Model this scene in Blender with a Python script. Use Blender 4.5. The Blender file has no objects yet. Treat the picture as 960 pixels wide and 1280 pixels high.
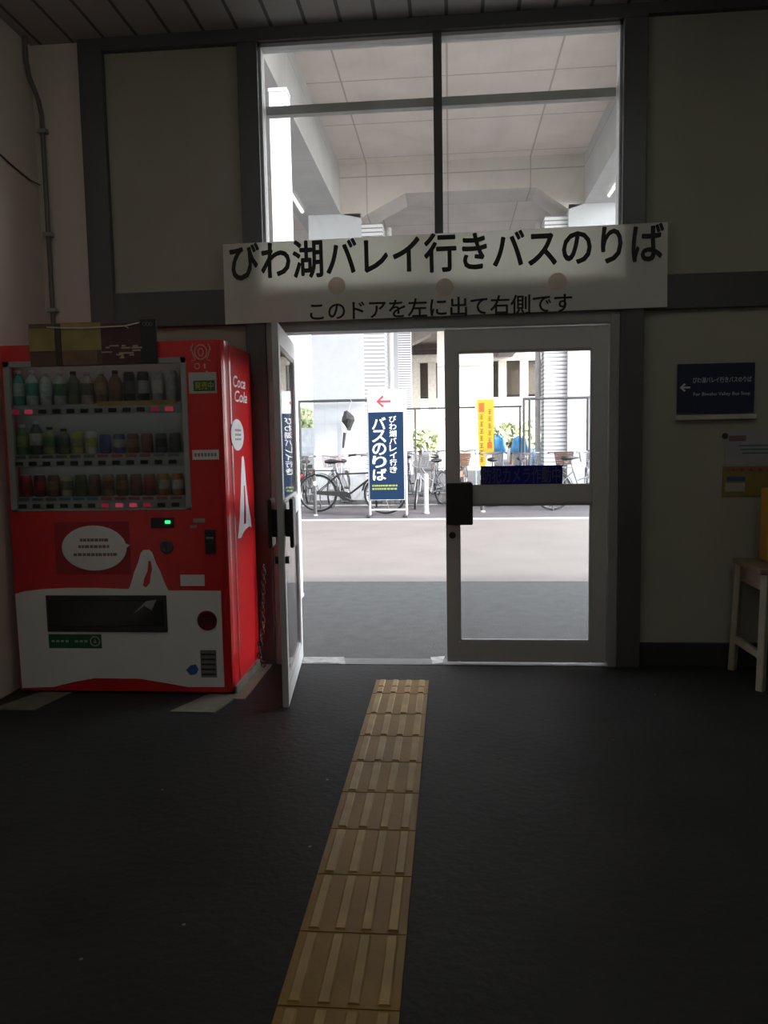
import bpy, bmesh, math, random
from mathutils import Vector, Matrix
random.seed(7)
SC = bpy.context.scene
COL = SC.collection
PI = math.pi
# ------------------------------------------------------------------ camera
YAW, PITCH, ROLL = math.radians(4.9988), math.radians(5.38691), math.radians(-0.99723)
FPX, CAM = 960.0, Vector((0.0, -4.63, 1.38))
Fw = Vector((-math.sin(YAW)*math.cos(PITCH), math.cos(YAW)*math.cos(PITCH), -math.sin(PITCH)))
R0 = Vector((math.cos(YAW), math.sin(YAW), 0)); U0 = R0.cross(Fw)
Rt = R0*math.cos(ROLL) + U0*math.sin(ROLL); Up = -R0*math.sin(ROLL) + U0*math.cos(ROLL)
cam = bpy.data.objects.new('camera', bpy.data.cameras.new('camera'))
COL.objects.link(cam)
cam.data.sensor_fit = 'VERTICAL'; cam.data.sensor_height = 36.0; cam.data.lens = FPX/1280*36
cam.data.clip_start = .05; cam.data.clip_end = 400
cam.matrix_world = Matrix(((Rt.x, Up.x, -Fw.x, CAM.x), (Rt.y, Up.y, -Fw.y, CAM.y), (Rt.z, Up.z, -Fw.z, CAM.z), (0, 0, 0, 1)))
SC.camera = cam
# ------------------------------------------------------------------ view, sky, sun
SC.view_settings.view_transform = 'Standard'
try: SC.view_settings.look = 'None'
except Exception: pass
SC.view_settings.gamma = 1.0; SC.view_settings.exposure = 0.0
SC.view_settings.use_curve_mapping = False
SC.cycles.max_bounces = 10; SC.cycles.diffuse_bounces = 5; SC.cycles.transparent_max_bounces = 24
SC.cycles.caustics_reflective = False; SC.cycles.caustics_refractive = False
SC.cycles.sample_clamp_indirect = 6.0
W = bpy.data.worlds.new('sky'); SC.world = W; W.use_nodes = True
wn = W.node_tree.nodes; wl = W.node_tree.links
bg = wn['Background']; bg.inputs['Strength'].default_value = 2.3
tc = wn.new('ShaderNodeTexCoord'); sx = wn.new('ShaderNodeSeparateXYZ'); cr = wn.new('ShaderNodeValToRGB')
wl.new(tc.outputs['Generated'], sx.inputs[0]); wl.new(sx.outputs['Z'], cr.inputs[0]); 
cr.color_ramp.elements[0].position = 0.0; cr.color_ramp.elements[0].color = (1.0, .99, .97, 1)
cr.color_ramp.elements[1].position = 0.8; cr.color_ramp.elements[1].color = (.74, .86, 1.0, 1)
SUN_AZ, SUN_EL = math.radians(25), math.radians(30.5)      # to the right of the building front, low
sun = bpy.data.objects.new('sun', bpy.data.lights.new('sun', 'SUN')); COL.objects.link(sun)
sun.data.energy = 6.0; sun.data.angle = math.radians(2.5); sun.data.color = (1, .95, .87)
sd = Vector((math.cos(SUN_EL)*math.cos(SUN_AZ), -math.cos(SUN_EL)*math.sin(SUN_AZ), math.sin(SUN_EL)))
# the sky is brighter around the sun
dn = wn.new('ShaderNodeVectorMath'); dn.operation = 'DOT_PRODUCT'; dn.inputs[1].default_value = sd
wl.new(tc.outputs['Generated'], dn.inputs[0])
c0 = wn.new('ShaderNodeMath'); c0.operation = 'MAXIMUM'; c0.inputs[1].default_value = 0; wl.new(dn.outputs['Value'], c0.inputs[0])
c1 = wn.new('ShaderNodeMath'); c1.operation = 'POWER'; c1.inputs[1].default_value = 2; wl.new(c0.outputs[0], c1.inputs[0])
c2 = wn.new('ShaderNodeMath'); c2.operation = 'MULTIPLY_ADD'; c2.inputs[1].default_value = 8.0; c2.inputs[2].default_value = 1.0; wl.new(c1.outputs[0], c2.inputs[0])
vs_ = wn.new('ShaderNodeVectorMath'); vs_.operation = 'SCALE'; wl.new(cr.outputs[0], vs_.inputs[0]); wl.new(c2.outputs[0], vs_.inputs['Scale'])
wl.new(vs_.outputs[0], bg.inputs['Color'])
sun.rotation_euler = sd.to_track_quat('Z', 'Y').to_euler(); sun.location = (20, -6, 14)
TUBE_POWER = 25.0     # radiance of the station's ceiling fluorescent tubes
# ------------------------------------------------------------------ helpers
def P(px, py, D):
    """point seen at photo pixel (px,py) on the upright plane D metres in front of the camera (plane parallel to the door wall)"""
    d = Rt*((px-480)/FPX) - Up*((py-640)/FPX) + Fw
    t = D/d.y
    return CAM + d*t
def lin(r, g, b):
    f = lambda c: c/12.92 if c <= .04045 else ((c+.055)/1.055)**2.4
    return (f(r/255), f(g/255), f(b/255))
MATS = {}
def mat(name, col, rough=.6, metal=0, var=.12, scale=6.0, bump=0.0, emit=None, es=0, spec=.5, coat=0):
    if name in MATS: return MATS[name]
    m = bpy.data.materials.new(name); m.use_nodes = True; n = m.node_tree.nodes; l = m.node_tree.links
    b = n['Principled BSDF']
    b.inputs['Roughness'].default_value = rough; b.inputs['Metallic'].default_value = metal
    b.inputs['Specular IOR Level'].default_value = spec; b.inputs['Coat Weight'].default_value = coat
    t = n.new('ShaderNodeTexCoord'); nz = n.new('ShaderNodeTexNoise'); nz.inputs['Scale'].default_value = scale
    nz.inputs['Detail'].default_value = 5
    rp = n.new('ShaderNodeValToRGB')
    rp.color_ramp.elements[0].position = .3; rp.color_ramp.elements[1].position = .7
    rp.color_ramp.elements[0].color = tuple(c*(1-var) for c in col[:3]) + (1,)
    rp.color_ramp.elements[1].color = tuple(min(1, c*(1+var)) for c in col[:3]) + (1,)
    l.new(t.outputs['Object'], nz.inputs['Vector']); l.new(nz.outputs['Fac'], rp.inputs[0]); l.new(rp.outputs[0], b.inputs['Base Color'])
    if bump:
        bp = n.new('ShaderNodeBump'); bp.inputs['Strength'].default_value = bump; bp.inputs['Distance'].default_value = .01
        nz2 = n.new('ShaderNodeTexNoise'); nz2.inputs['Scale'].default_value = scale*12; nz2.inputs['Detail'].default_value = 4
        l.new(t.outputs['Object'], nz2.inputs['Vector'])
        l.new(nz2.outputs['Fac'], bp.inputs['Height']); l.new(bp.outputs[0], b.inputs['Normal'])
    if emit:
        b.inputs['Emission Color'].default_value = tuple(emit) + (1,); b.inputs['Emission Strength'].default_value = es
    MATS[name] = m
    return m
def glass_mat(name, tint=(1, 1, 1), dust=.02, refl_rough=.0):
    m = bpy.data.materials.new(name); m.use_nodes = True; n = m.node_tree.nodes; l = m.node_tree.links
    n.remove(n['Principled BSDF']); out = n['Material Output']
    tr = n.new('ShaderNodeBsdfTransparent'); tr.inputs[0].default_value = tuple(tint) + (1,)
    gl = n.new('ShaderNodeBsdfGlossy'); gl.inputs['Roughness'].default_value = refl_rough
    lw = n.new('ShaderNodeLayerWeight'); lw.inputs[0].default_value = .5
    pw = n.new('ShaderNodeMath'); pw.operation = 'POWER'; pw.inputs[1].default_value = 5; l.new(lw.outputs['Facing'], pw.inputs[0])
    fr = n.new('ShaderNodeMath'); fr.operation = 'MULTIPLY_ADD'; fr.inputs[1].default_value = .96; fr.inputs[2].default_value = .03; l.new(pw.outputs[0], fr.inputs[0])
    mx = n.new('ShaderNodeMixShader'); l.new(fr.outputs[0], mx.inputs[0]); l.new(tr.outputs[0], mx.inputs[1]); l.new(gl.outputs[0], mx.inputs[2])
    df = n.new('ShaderNodeBsdfTranslucent'); df.inputs[0].default_value = (.8, .78, .74, 1)
    dd = n.new('ShaderNodeBsdfDiffuse'); dd.inputs[0].default_value = (.8, .78, .74, 1)
    m0 = n.new('ShaderNodeMixShader'); m0.inputs[0].default_value = .5; l.new(df.outputs[0], m0.inputs[1]); l.new(dd.outputs[0], m0.inputs[2])
    t = n.new('ShaderNodeTexCoord'); nz = n.new('ShaderNodeTexNoise'); nz.inputs['Scale'].default_value = 2.2; nz.inputs['Detail'].default_value = 6
    mp = n.new('ShaderNodeMapRange'); mp.inputs['From Min'].default_value = .35; mp.inputs['From Max'].default_value = .75
    mp.inputs['To Min'].default_value = dust*.4; mp.inputs['To Max'].default_value = dust*2
    l.new(t.outputs['Object'], nz.inputs['Vector']); l.new(nz.outputs['Fac'], mp.inputs['Value'])
    m2 = n.new('ShaderNodeMixShader'); l.new(mp.outputs[0], m2.inputs[0]); l.new(mx.outputs[0], m2.inputs[1]); l.new(m0.outputs[0], m2.inputs[2])
    l.new(m2.outputs[0], out.inputs['Surface'])
    MATS[name] = m
    return m
def sheet_mat(name, col, trans=.5, var=.05):
    m = mat(name, col, .55, var=var, scale=3); n = m.node_tree.nodes; l = m.node_tree.links
    b = n['Principled BSDF']; rp = [x for x in n if x.type == 'VALTORGB'][0]
    tl = n.new('ShaderNodeBsdfTranslucent'); l.new(rp.outputs[0], tl.inputs[0])
    mx = n.new('ShaderNodeMixShader'); mx.inputs[0].default_value = trans
    l.new(b.outputs[0], mx.inputs[1]); l.new(tl.outputs[0], mx.inputs[2]); l.new(mx.outputs[0], n['Material Output'].inputs['Surface'])
    return m
def joint_mat(name, col, jcol, bw, bh, rough=.8, var=.1, mortar=.02, offset=0.0, axes='XY', jwob=0):
    """surface with a grid of straight joints (formwork panels, ribs, boards)"""
    m = mat(name, col, rough, var=var, scale=1.5, bump=.15); n = m.node_tree.nodes; l = m.node_tree.links
    rp = [x for x in n if x.type == 'VALTORGB'][0]; t = [x for x in n if x.type == 'TEX_COORD'][0]
    s = n.new('ShaderNodeSeparateXYZ'); c = n.new('ShaderNodeCombineXYZ'); l.new(t.outputs['Object'], s.inputs[0])
    l.new(s.outputs[axes[0]], c.inputs[0]); l.new(s.outputs[axes[1]], c.inputs[1])
    br = n.new('ShaderNodeTexBrick'); br.offset = offset; br.squash = 1; br.inputs['Scale'].default_value = 1
    br.inputs['Brick Width'].default_value = bw; br.inputs['Row Height'].default_value = bh; br.inputs['Mortar Size'].default_value = mortar
    br.inputs['Mortar Smooth'].default_value = .3
    l.new(c.outputs[0], br.inputs['Vector']); l.new(rp.outputs[0], br.inputs['Color1']); l.new(rp.outputs[0], br.inputs['Color2'])
    br.inputs['Mortar'].default_value = tuple(jcol) + (1,)
    l.new(br.outputs['Color'], n['Principled BSDF'].inputs['Base Color'])
    return m
ORG = {}
def prop(o, label=None, cat=None, group=None, kind=None):
    if label: o['label'] = label
    if cat: o['category'] = cat
    if group: o['group'] = group
    if kind: o['kind'] = kind
    return o
def empty(name, loc=(0, 0, 0), rz=0, label=None, cat=None, group=None, kind=None):
    o = bpy.data.objects.new(name, None); COL.objects.link(o); o.empty_display_size = .1
    o.location = loc; o.rotation_euler = (0, 0, rz); ORG[o.name] = Vector(loc)
    return prop(o, label, cat, group, kind)
class MB:
    def __init__(s): s.bm = bmesh.new()
    def box(s, x0, x1, y0, y1, z0, z1, bev=0, seg=2):
        b = bmesh.new(); bmesh.ops.create_cube(b, size=1)
        for v in b.verts: v.co = Vector((x0+(v.co.x+.5)*(x1-x0), y0+(v.co.y+.5)*(y1-y0), z0+(v.co.z+.5)*(z1-z0)))
        if bev: bmesh.ops.bevel(b, geom=b.edges[:], offset=bev, segments=seg, affect='EDGES', profile=.5)
        return s.add(b)
    def add(s, b, M=None):
        if M: bmesh.ops.transform(b, matrix=M, verts=b.verts[:])
        me = bpy.data.meshes.new('tmp'); b.to_mesh(me); b.free(); s.bm.from_mesh(me); bpy.data.meshes.remove(me); return s
    def bar(s, p, q, w, h=None, bev=0):
        """rectangular bar from p to q"""
        p = Vector(p); q = Vector(q); h = h or w; d = q-p
        b = bmesh.new(); bmesh.ops.create_cube(b, size=1)
        for v in b.verts: v.co = Vector((v.co.x*w, v.co.y*h, v.co.z*d.length))
        if bev: bmesh.ops.bevel(b, geom=b.edges[:], offset=bev, segments=2, affect='EDGES')
        rot = d.to_track_quat('Z', 'Y').to_matrix().to_4x4()
        return s.add(b, Matrix.Translation((p+q)/2) @ rot)
    def cyl(s, p, q, r, r2=None, n=14, caps=True):
        p = Vector(p); q = Vector(q); d = q-p
        b = bmesh.new(); bmesh.ops.create_cone(b, cap_ends=caps, segments=n, radius1=r, radius2=r if r2 is None else r2, depth=d.length)
        return s.add(b, Matrix.Translation((p+q)/2) @ d.to_track_quat('Z', 'Y').to_matrix().to_4x4())
    def tube(s, pts, r, n=8, closed=False):
        pts = [Vector(p) for p in pts]; rings = []; N = len(pts)
        up = None
        for i, p in enumerate(pts):
            if closed: d = pts[(i+1) % N]-pts[i-1]
            else: d = pts[min(i+1, N-1)]-pts[max(i-1, 0)]
            d.normalize()
            if up is None: up = d.orthogonal().normalized()
            up = (up-d*up.dot(d)).normalized(); sd_ = d.cross(up)
            rings.append([s.bm.verts.new(p+up*math.cos(2*PI*k/n)*r+sd_*math.sin(2*PI*k/n)*r) for k in range(n)])
        for i in range(N if closed else N-1):
            a, b = rings[i], rings[(i+1) % N]
            off = 0
            if closed and i == N-1:
                off = min(range(n), key=lambda o: sum((a[k].co-b[(k+o) % n].co).length for k in range(n)))
            for k in range(n): s.bm.faces.new((a[k], a[(k+1) % n], b[(k+1+off) % n], b[(k+off) % n]))
        if not closed:
            s.bm.faces.new(rings[0][::-1]); s.bm.faces.new(rings[-1])
        return s
    def lathe(s, prof, c=(0, 0, 0), n=16, axis='Z'):
        c = Vector(c); rings = []
        for r, z in prof:
            ring = []
            for k in range(n):
                a = 2*PI*k/n; x, y = r*math.cos(a), r*math.sin(a)
                v = {'Z': (x, y, z), 'Y': (x, z, y), 'X': (z, x, y)}[axis]
                ring.append(s.bm.verts.new(c+Vector(v)))
            rings.append(ring)
        for a, b in zip(rings, rings[1:]):
            for k in range(n): s.bm.faces.new((a[k], a[(k+1) % n], b[(k+1) % n], b[k]))
        s.bm.faces.new(rings[0][::-1]); s.bm.faces.new(rings[-1]); return s
    def prism(s, poly, axis, a, b):
        """polygon in the plane perpendicular to axis, extruded from a to b. axis X: (y,z); Y: (x,z); Z: (x,y)"""
        f = {'X': lambda u, v, w: (w, u, v), 'Y': lambda u, v, w: (u, w, v), 'Z': lambda u, v, w: (u, v, w)}[axis]
        A = [s.bm.verts.new(f(u, v, a)) for u, v in poly]; B = [s.bm.verts.new(f(u, v, b)) for u, v in poly]
        n = len(poly)
        for i in range(n): s.bm.faces.new((A[i], A[(i+1) % n], B[(i+1) % n], B[i]))
        s.bm.faces.new(A[::-1]); s.bm.faces.new(B); return s
    def torus(s, c, R, r, axis='Y', n=36, m=8, sy=1.0):
        pts = []
        for k in range(n):
            a = 2*PI*k/n; u, v = R*math.cos(a), R*math.sin(a)*sy
            pts.append(Vector(c)+Vector({'Y': (u, 0, v), 'X': (0, u, v), 'Z': (u, v, 0)}[axis]))
        return s.tube(pts, r, m, True)
    def build(s, name, m, parent=None, world=True, smooth=None, label=None, bev=0, kind=None):
        bmesh.ops.recalc_face_normals(s.bm, faces=s.bm.faces[:])
        if parent is not None and world:
            r = parent
            while r.parent: r = r.parent
            off = ORG.get(r.name, Vector((0, 0, 0)))
            bmesh.ops.translate(s.bm, vec=-off, verts=s.bm.verts[:])
        me = bpy.data.meshes.new(name); s.bm.to_mesh(me); s.bm.free()
        o = bpy.data.objects.new(name, me); COL.objects.link(o)
        if m: me.materials.append(m)
        if smooth is not None:
            for p in me.polygons: p.use_smooth = True
            try: me.set_sharp_from_angle(angle=math.radians(smooth))
            except Exception: pass
        if bev:
            md = o.modifiers.new('bevel', 'BEVEL'); md.width = bev; md.segments = 2; md.limit_method = 'ANGLE'
        if parent is not None: o.parent = parent
        if label: o['label'] = label
        if kind: o['kind'] = kind
        return o
def solo(o, label, cat, group=None, kind=None): return prop(o, label, cat, group, kind)
def struct(o): o['kind'] = 'structure'; return o
TXT = {}
def glyphs(s, weight=0.0, shear=0.0):
    key = (s, weight, shear)
    if key not in TXT:
        cu = bpy.data.curves.new('t', 'FONT'); cu.body = s; cu.offset = weight; cu.extrude = 0; cu.resolution_u = 3; cu.shear = shear
        o = bpy.data.objects.new('t', cu); COL.objects.link(o)
        dg = bpy.context.evaluated_depsgraph_get(); dg.update()
        me = bpy.data.meshes.new_from_object(o.evaluated_get(dg))
        V = [v.co.copy() for v in me.vertices]; F_ = [tuple(p.vertices) for p in me.polygons]
        bpy.data.objects.remove(o); bpy.data.meshes.remove(me); bpy.data.curves.remove(cu)
        TXT[key] = (V, F_)
    return TXT[key]
def put_text(mb, s, org, u, v, w, h, weight=0.0, shear=0.0, thick=.0015, keep=None):
    """write s so that its ink fills w x h, lower left at org, along u and v; keep = don't stretch, centre in the box"""
    V, F_ = glyphs(s, 0.0, shear)
    x0 = min(p.x for p in V); x1 = max(p.x for p in V); y0 = min(p.y for p in V); y1 = max(p.y for p in V)
    kx = w/(x1-x0); ky = h/(y1-y0); ox = oy = 0
    if keep:
        k = min(kx, ky); ox = (w-k*(x1-x0))/2; oy = (h-k*(y1-y0))/2; kx = ky = k
    u = Vector(u); v = Vector(v); nrm = u.cross(v); org = Vector(org)
    hk = 0 if weight == 0 else weight
    shifts = [(0, 0)] if not hk else [(math.cos(a*PI/4)*hk, math.sin(a*PI/4)*hk) for a in range(8)]+[(0, 0)]
    for j, (sx1, sy1) in enumerate(shifts):
        vs = [mb.bm.verts.new(org+u*((p.x-x0+sx1)*kx+ox)+v*((p.y-y0+sy1)*ky+oy)+nrm*(thick+j*.00004)) for p in V]
        for f in F_:
            try: mb.bm.faces.new([vs[i] for i in f])
            except ValueError: pass
def text_obj(name, s, m, parent, org, u, v, w, h, weight=0.0, shear=0.0, thick=.0015, keep=None, label=None):
    mb = MB(); put_text(mb, s, org, u, v, w, h, weight, shear, thick, keep)
    o = mb.build(name, m, parent)
    if label: o['label'] = label
    return o
X, Y, Z = Vector((1, 0, 0)), Vector((0, 1, 0)), Vector((0, 0, 1))
def copy_tree(o, parent=None):
    c = o.copy(); COL.objects.link(c)
    if parent is not None: c.parent = parent; c.matrix_parent_inverse = o.matrix_parent_inverse
    for ch in [k for k in bpy.data.objects if k.parent == o]: copy_tree(ch, c)
    return c
# ------------------------------------------------------------------ materials
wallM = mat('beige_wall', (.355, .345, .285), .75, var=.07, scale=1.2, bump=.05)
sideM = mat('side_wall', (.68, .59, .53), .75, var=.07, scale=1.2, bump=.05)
frameM = mat('dark_steel', (.088, .088, .09), .42, var=.12, scale=2, metal=.0)
aluM = mat('grey_aluminium', (.57, .575, .58), .45, var=.05, scale=3, metal=.1)
baseM = mat('baseboard_dark', (.032, .032, .032), .6)
ceilM = joint_mat('ceiling_boards', (.40, .395, .385), (.11, .11, .108), 30, .2, .7, .05, .012, axes='YX')
blackM = mat('black_plastic', (.028, .028, .029), .35)
rubberM = mat('black_rubber', (.02, .02, .021), .7)
floorM = mat('asphalt_floor', (.0235, .0232, .023), .66, var=.22, scale=2.5, bump=.35, spec=.3)
# white grit specks in the floor
_n = floorM.node_tree.nodes; _l = floorM.node_tree.links
_v = _n.new('ShaderNodeTexVoronoi'); _v.inputs['Scale'].default_value = 4.0
_t = [x for x in _n if x.type == 'TEX_COORD'][0]; _l.new(_t.outputs['Object'], _v.inputs['Vector'])
_c = _n.new('ShaderNodeMath'); _c.operation = 'LESS_THAN'; _c.inputs[1].default_value = .022; _l.new(_v.outputs['Distance'], _c.inputs[0])
_m = _n.new('ShaderNodeMix'); _m.data_type = 'RGBA'; _l.new(_c.outputs[0], _m.inputs['Factor'])
_r = [x for x in _n if x.type == 'VALTORGB'][0]; _l.new(_r.outputs[0], _m.inputs['A']); _m.inputs['B'].default_value = (.22, .2, .17, 1)
_l.new(_m.outputs['Result'], _n['Principled BSDF'].inputs['Base Color'])
paneM = glass_mat('window_glass', (.93, .94, .93), .035)
doorGlassM = glass_mat('door_glass', (.97, .97, .97), .008)
vmGlassM = glass_mat('display_glass', (.9, .92, .92), .01)
redM = mat('red_enamel', (.62, .016, .02), .28, var=.05, scale=2, coat=.5)
whiteP = mat('white_panel', (.82, .82, .82), .45, var=.03)
greyP = mat('grey_plastic', (.30, .32, .31), .5, var=.05)
darkP = mat('dark_plastic', (.03, .03, .032), .3)
concM = joint_mat('viaduct_concrete', (.66, .59, .535), (.40, .36, .33), 1.8, 1.8, .85, .08, .018)
beamM = joint_mat('viaduct_beam_concrete', (.46, .425, .39), (.30, .28, .26), 1.8, .9, .85, .1, .015, axes='XZ')
ribM = joint_mat('ribbed_white_cladding', (.70, .70, .72), (.20, .20, .22), 40, .09, .6, .03, .016, axes='XZ')
whiteW = mat('white_paint', (.66, .67, .69), .6, var=.02)
# ================================================================== ROOM SHELL
ZC = 3.75
XL, XR, YB = -2.47, 4.6, -9.6
struct(MB().box(XL-.2, XR+.2, YB-.2, .10, -.12, 0).build('floor', floorM))
struct(MB().box(XL-.2, XR+.2, YB-.2, .12, ZC, ZC+.2).build('ceiling', ceilM))
struct(MB().box(XL-.2, XL, YB, .12, 0, ZC).build('wall_west', sideM))
struct(MB().box(XR, XR+.2, YB, .12, 0, ZC).build('wall_east', sideM))
struct(MB().box(XL-.2, XR+.2, YB-.2, YB, 0, ZC).build('wall_south', sideM))
# front wall: beige infill panels around the door and window opening
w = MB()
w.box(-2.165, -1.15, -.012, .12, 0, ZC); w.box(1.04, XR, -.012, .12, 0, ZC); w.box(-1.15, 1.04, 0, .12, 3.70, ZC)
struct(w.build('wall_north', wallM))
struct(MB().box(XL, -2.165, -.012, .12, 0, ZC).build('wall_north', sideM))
def tr(name, *boxes, m=frameM, bev=.004):
    b = MB()
    for q in boxes: b.box(*q)
    return struct(b.build(name, m, bev=bev))
tr('trim_1', (-2.165, -2.018, -.05, -.005, 2.08, 3.75))                            # left post of the upper frame
tr('trim_2', (-2.018, 1.11, -.055, .10, 3.675, 3.75), (1.11, XR, -.055, .0, 3.69, 3.75))   # top beam
tr('trim_3', (-1.21, -1.09, -.055, .10, 0, 3.675))                                 # left column
tr('trim_4', (.979, 1.11, -.055, .10, 0, 3.675))                                   # right column
tr('trim_5', (-2.018, -1.21, -.05, -.005, 2.08, 2.287))                            # left mid beam
tr('trim_6', (1.11, XR, -.05, -.005, 2.092, 2.285))                                # right mid beam
tr('trim_7', (-1.09, .979, -.05, .10, 2.095, 2.275))                               # beam over the door
struct(MB().box(1.11, XR, -.03, .0, 0, .146).build('baseboard_north', baseM, bev=.004))
# upper window
wr = struct(empty('window_1', (0, 0, 2.275)))
f = MB(); f.box(-.079, -.028, -.03, .06, 2.275, 3.675, .003); f.build('mullion', frameM, wr)
f = MB()
f.box(-1.09, .979, -.02, .06, 3.655, 3.675); f.box(-1.09, .979, -.02, .06, 2.275, 2.30)
f.box(-1.09, -1.075, -.02, .06, 2.275, 3.675); f.box(.965, .979, -.02, .06, 2.275, 3.675)
f.build('window_frame', aluM, wr)
f = MB(); f.box(-1.075, -.079, .075, .125, 3.315, 3.365); f.box(-.028, .965, .075, .125, 3.315, 3.365); f.build('transom', mat('transom_grey', (.55, .55, .54), .5), wr, label='grey bar across both panes')
for a, b_ in ((-1.075, -.079), (-.028, .965)):
    MB().box(a, b_, .02, .026, 2.30, 3.655).build('pane', paneM, wr)
# door frame
tr('trim_8', (-1.09, -.995, -.04, .10, 0, 2.09), (.924, .979, -.04, .10, 0, 2.09), (-.995, .924, -.04, .10, 2.025, 2.09), m=mat('jamb_grey', (.30, .30, .30), .5, var=.05))
tr('trim_9', (-.995, .924, -.03, .10, .0, .003), m=mat('sill_metal', (.16, .16, .16), .5, metal=.3))
# ---- door leaves (local x 0 = hinge side .. w ; y thickness)
def leaf(name, root, ax, w_, z0, z1, sticker=False):
    """ax(u, t, z) -> world point; u from the free edge to the hinge"""
    def bx(mb, u0, u1, t0, t1, a, b):
        pts = [ax(u, t, z) for u in (u0, u1) for t in (t0, t1) for z in (a, b)]
        bb = bmesh.new(); vs = [bb.verts.new(p) for p in pts]
        for q in ((0, 1, 3, 2), (4, 6, 7, 5), (0, 4, 5, 1), (2, 3, 7, 6), (0, 2, 6, 4), (1, 5, 7, 3)): bb.faces.new([vs[i] for i in q])
        bmesh.ops.recalc_face_normals(bb, faces=bb.faces[:])
        bmesh.ops.bevel(bb, geom=bb.edges[:], offset=.004, segments=2, affect='EDGES')
        mb.add(bb)
    T = .016
    st = .075
    m = MB(); bx(m, 0, st, -T, T, z0, z1); m.build('stile', aluM, root)
    m = MB(); bx(m, w_-.09, w_, -T, T, z0, z1); m.build('stile', aluM, root)
    m = MB(); bx(m, st, w_-.09, -T, T, 1.888, z1); m.build('top_rail', aluM, root)
    m = MB(); bx(m, st, w_-.09, -T-.004, T+.004, .984, 1.089); m.build('middle_rail', aluM, root)
    m = MB(); bx(m, st, w_-.09, -T, T, z0, .144); m.build('bottom_rail', aluM, root)
    for a, b in ((.144, .984), (1.089, 1.888)):
        m = MB(); bx(m, st, w_-.09, -.003, .003, a, b); m.build('pane', doorGlassM, root)
        g = MB()
        for q in ((st, st+.012, a, b), (w_-.102, w_-.09, a, b), (st, w_-.09, a, a+.012), (st, w_-.09, b-.012, b)):
            bx(g, q[0], q[1], -.012, .012, q[2], q[3])
        g.build('glazing_bead', aluM, root)
    for sgn in (-1, 1):
        h = MB(); bx(h, .005, .16, sgn*.045 if sgn > 0 else -.065, .065 if sgn > 0 else -.045, .865, 1.115)
        bx(h, .03, .06, min(sgn*.018, sgn*.05), max(sgn*.018, sgn*.05), .92, 1.06)
        h.build('push_plate', blackM, root, label='black push plate handle')
    k = MB(); k.cyl(ax(.038, -T-.02, .80), ax(.038, T+.02, .80), .02); k.build('lock_cylinder', darkP, root)
dr = struct(empty('door_2', (.44, 0, .015)))
leaf('door_2', dr, lambda u, t, z: Vector((-.03+u, t, z)), .95, .018, 2.018)
# blue camera notice on the glass of the closed leaf
s_ = MB().box(.180, .660, -.0055, -.0035, 1.099, 1.212).build('sticker', sheet_mat('notice_blue', (.016, .018, .20), .5, .06), dr, label='dark blue surveillance camera notice stuck on the glass')
text_obj('lettering', '防犯カメラ作動中', sheet_mat('notice_letters', (.16, .16, .22), .4, .05), s_, (.192, -.0058, 1.108), X, Z, .456, .094, .012)
dl = struct(empty('door_1', (-.94, -.02, .02)))
ang = math.radians(86.5)
hx, hy = -.962, .10
e1 = Vector((.102/.93, -math.sqrt(1-(.102/.93)**2), 0)); e2 = Vector((e1.y, -e1.x, 0))   # hinge -> free edge ; leaf normal
leaf('door_1', dl, lambda u, t, z: Vector((hx, hy, z-.026)) + e1*(.93-u) + e2*t, .93, .032, 1.996)
# pale floor patches by the sill: light on its metal, put in as colour
sillLightM = mat('sill_light_paint', (.33, .32, .31), .7, var=.35, scale=20)
for nm, pts, lb in (('sill_light_patch', ((380, 822), (430, 822), (432, 831), (405, 829), (378, 830)), 'painted pale patch of lit sill metal on the floor at the open door leaf'),
                    ('sill_light_patch', ((538, 822), (556, 821), (553, 829), (541, 831)), 'small painted pale patch of lit sill metal at the free edge of the closed leaf'),
                    ('sill_light_patch', ((688, 830), (722, 829), (718, 833), (692, 833)), 'thin painted pale patch of lit sill metal on the floor under the closed leaf')):
    q = []
    for px, py in pts:
        d = Rt*((px-480)/FPX) - Up*((py-640)/FPX) + Fw; t = (.0-CAM.z)/d.z; g = CAM+d*t; q.append((g.x, g.y))
    solo(MB().prism(q, 'Z', .001, .0045).build(nm, sillLightM), lb, 'floor tape')
# ---- ceiling fluorescent lamps of the hall
lampM = mat('tube_glow', (1, 1, 1), .5, emit=(.96, 1, .92), es=TUBE_POWER)
lampW = mat('lamp_housing', (.7, .7, .68), .5)
def ceiling_lamp(x, y0, y1, lab):
    r = empty('ceiling_lamp', (x, (y0+y1)/2, 3.75), label=lab, cat='lamp')
    m = MB(); m.prism([(x-.09, 3.75), (x+.09, 3.75), (x+.03, 3.68), (x-.03, 3.68)], 'Y', y0-.03, y1+.03); m.build('housing', lampW, r)
    m = MB(); m.cyl((x, y0, 3.645), (x, y1, 3.645), .017); m.build('tube', lampM, r, smooth=40)
    for y in (y0-.015, y1+.015):
        m = MB(); m.box(x-.02, x+.02, y-.015, y+.015, 3.62, 3.69); m.build('socket', lampW, r)
ceiling_lamp(-1.44, -3.1, -1.9, 'lit fluorescent ceiling lamp seen mirrored in the left window pane')
ceiling_lamp(1.52, -3.0, -1.8, 'lit fluorescent ceiling lamp seen mirrored in the right window pane')
ceiling_lamp(1.52, -7.4, -6.2, 'lit fluorescent ceiling lamp at the rear right of the hall')
ceiling_lamp(-1.52, -7.4, -6.2, 'lit fluorescent ceiling lamp at the rear left of the hall')
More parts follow.
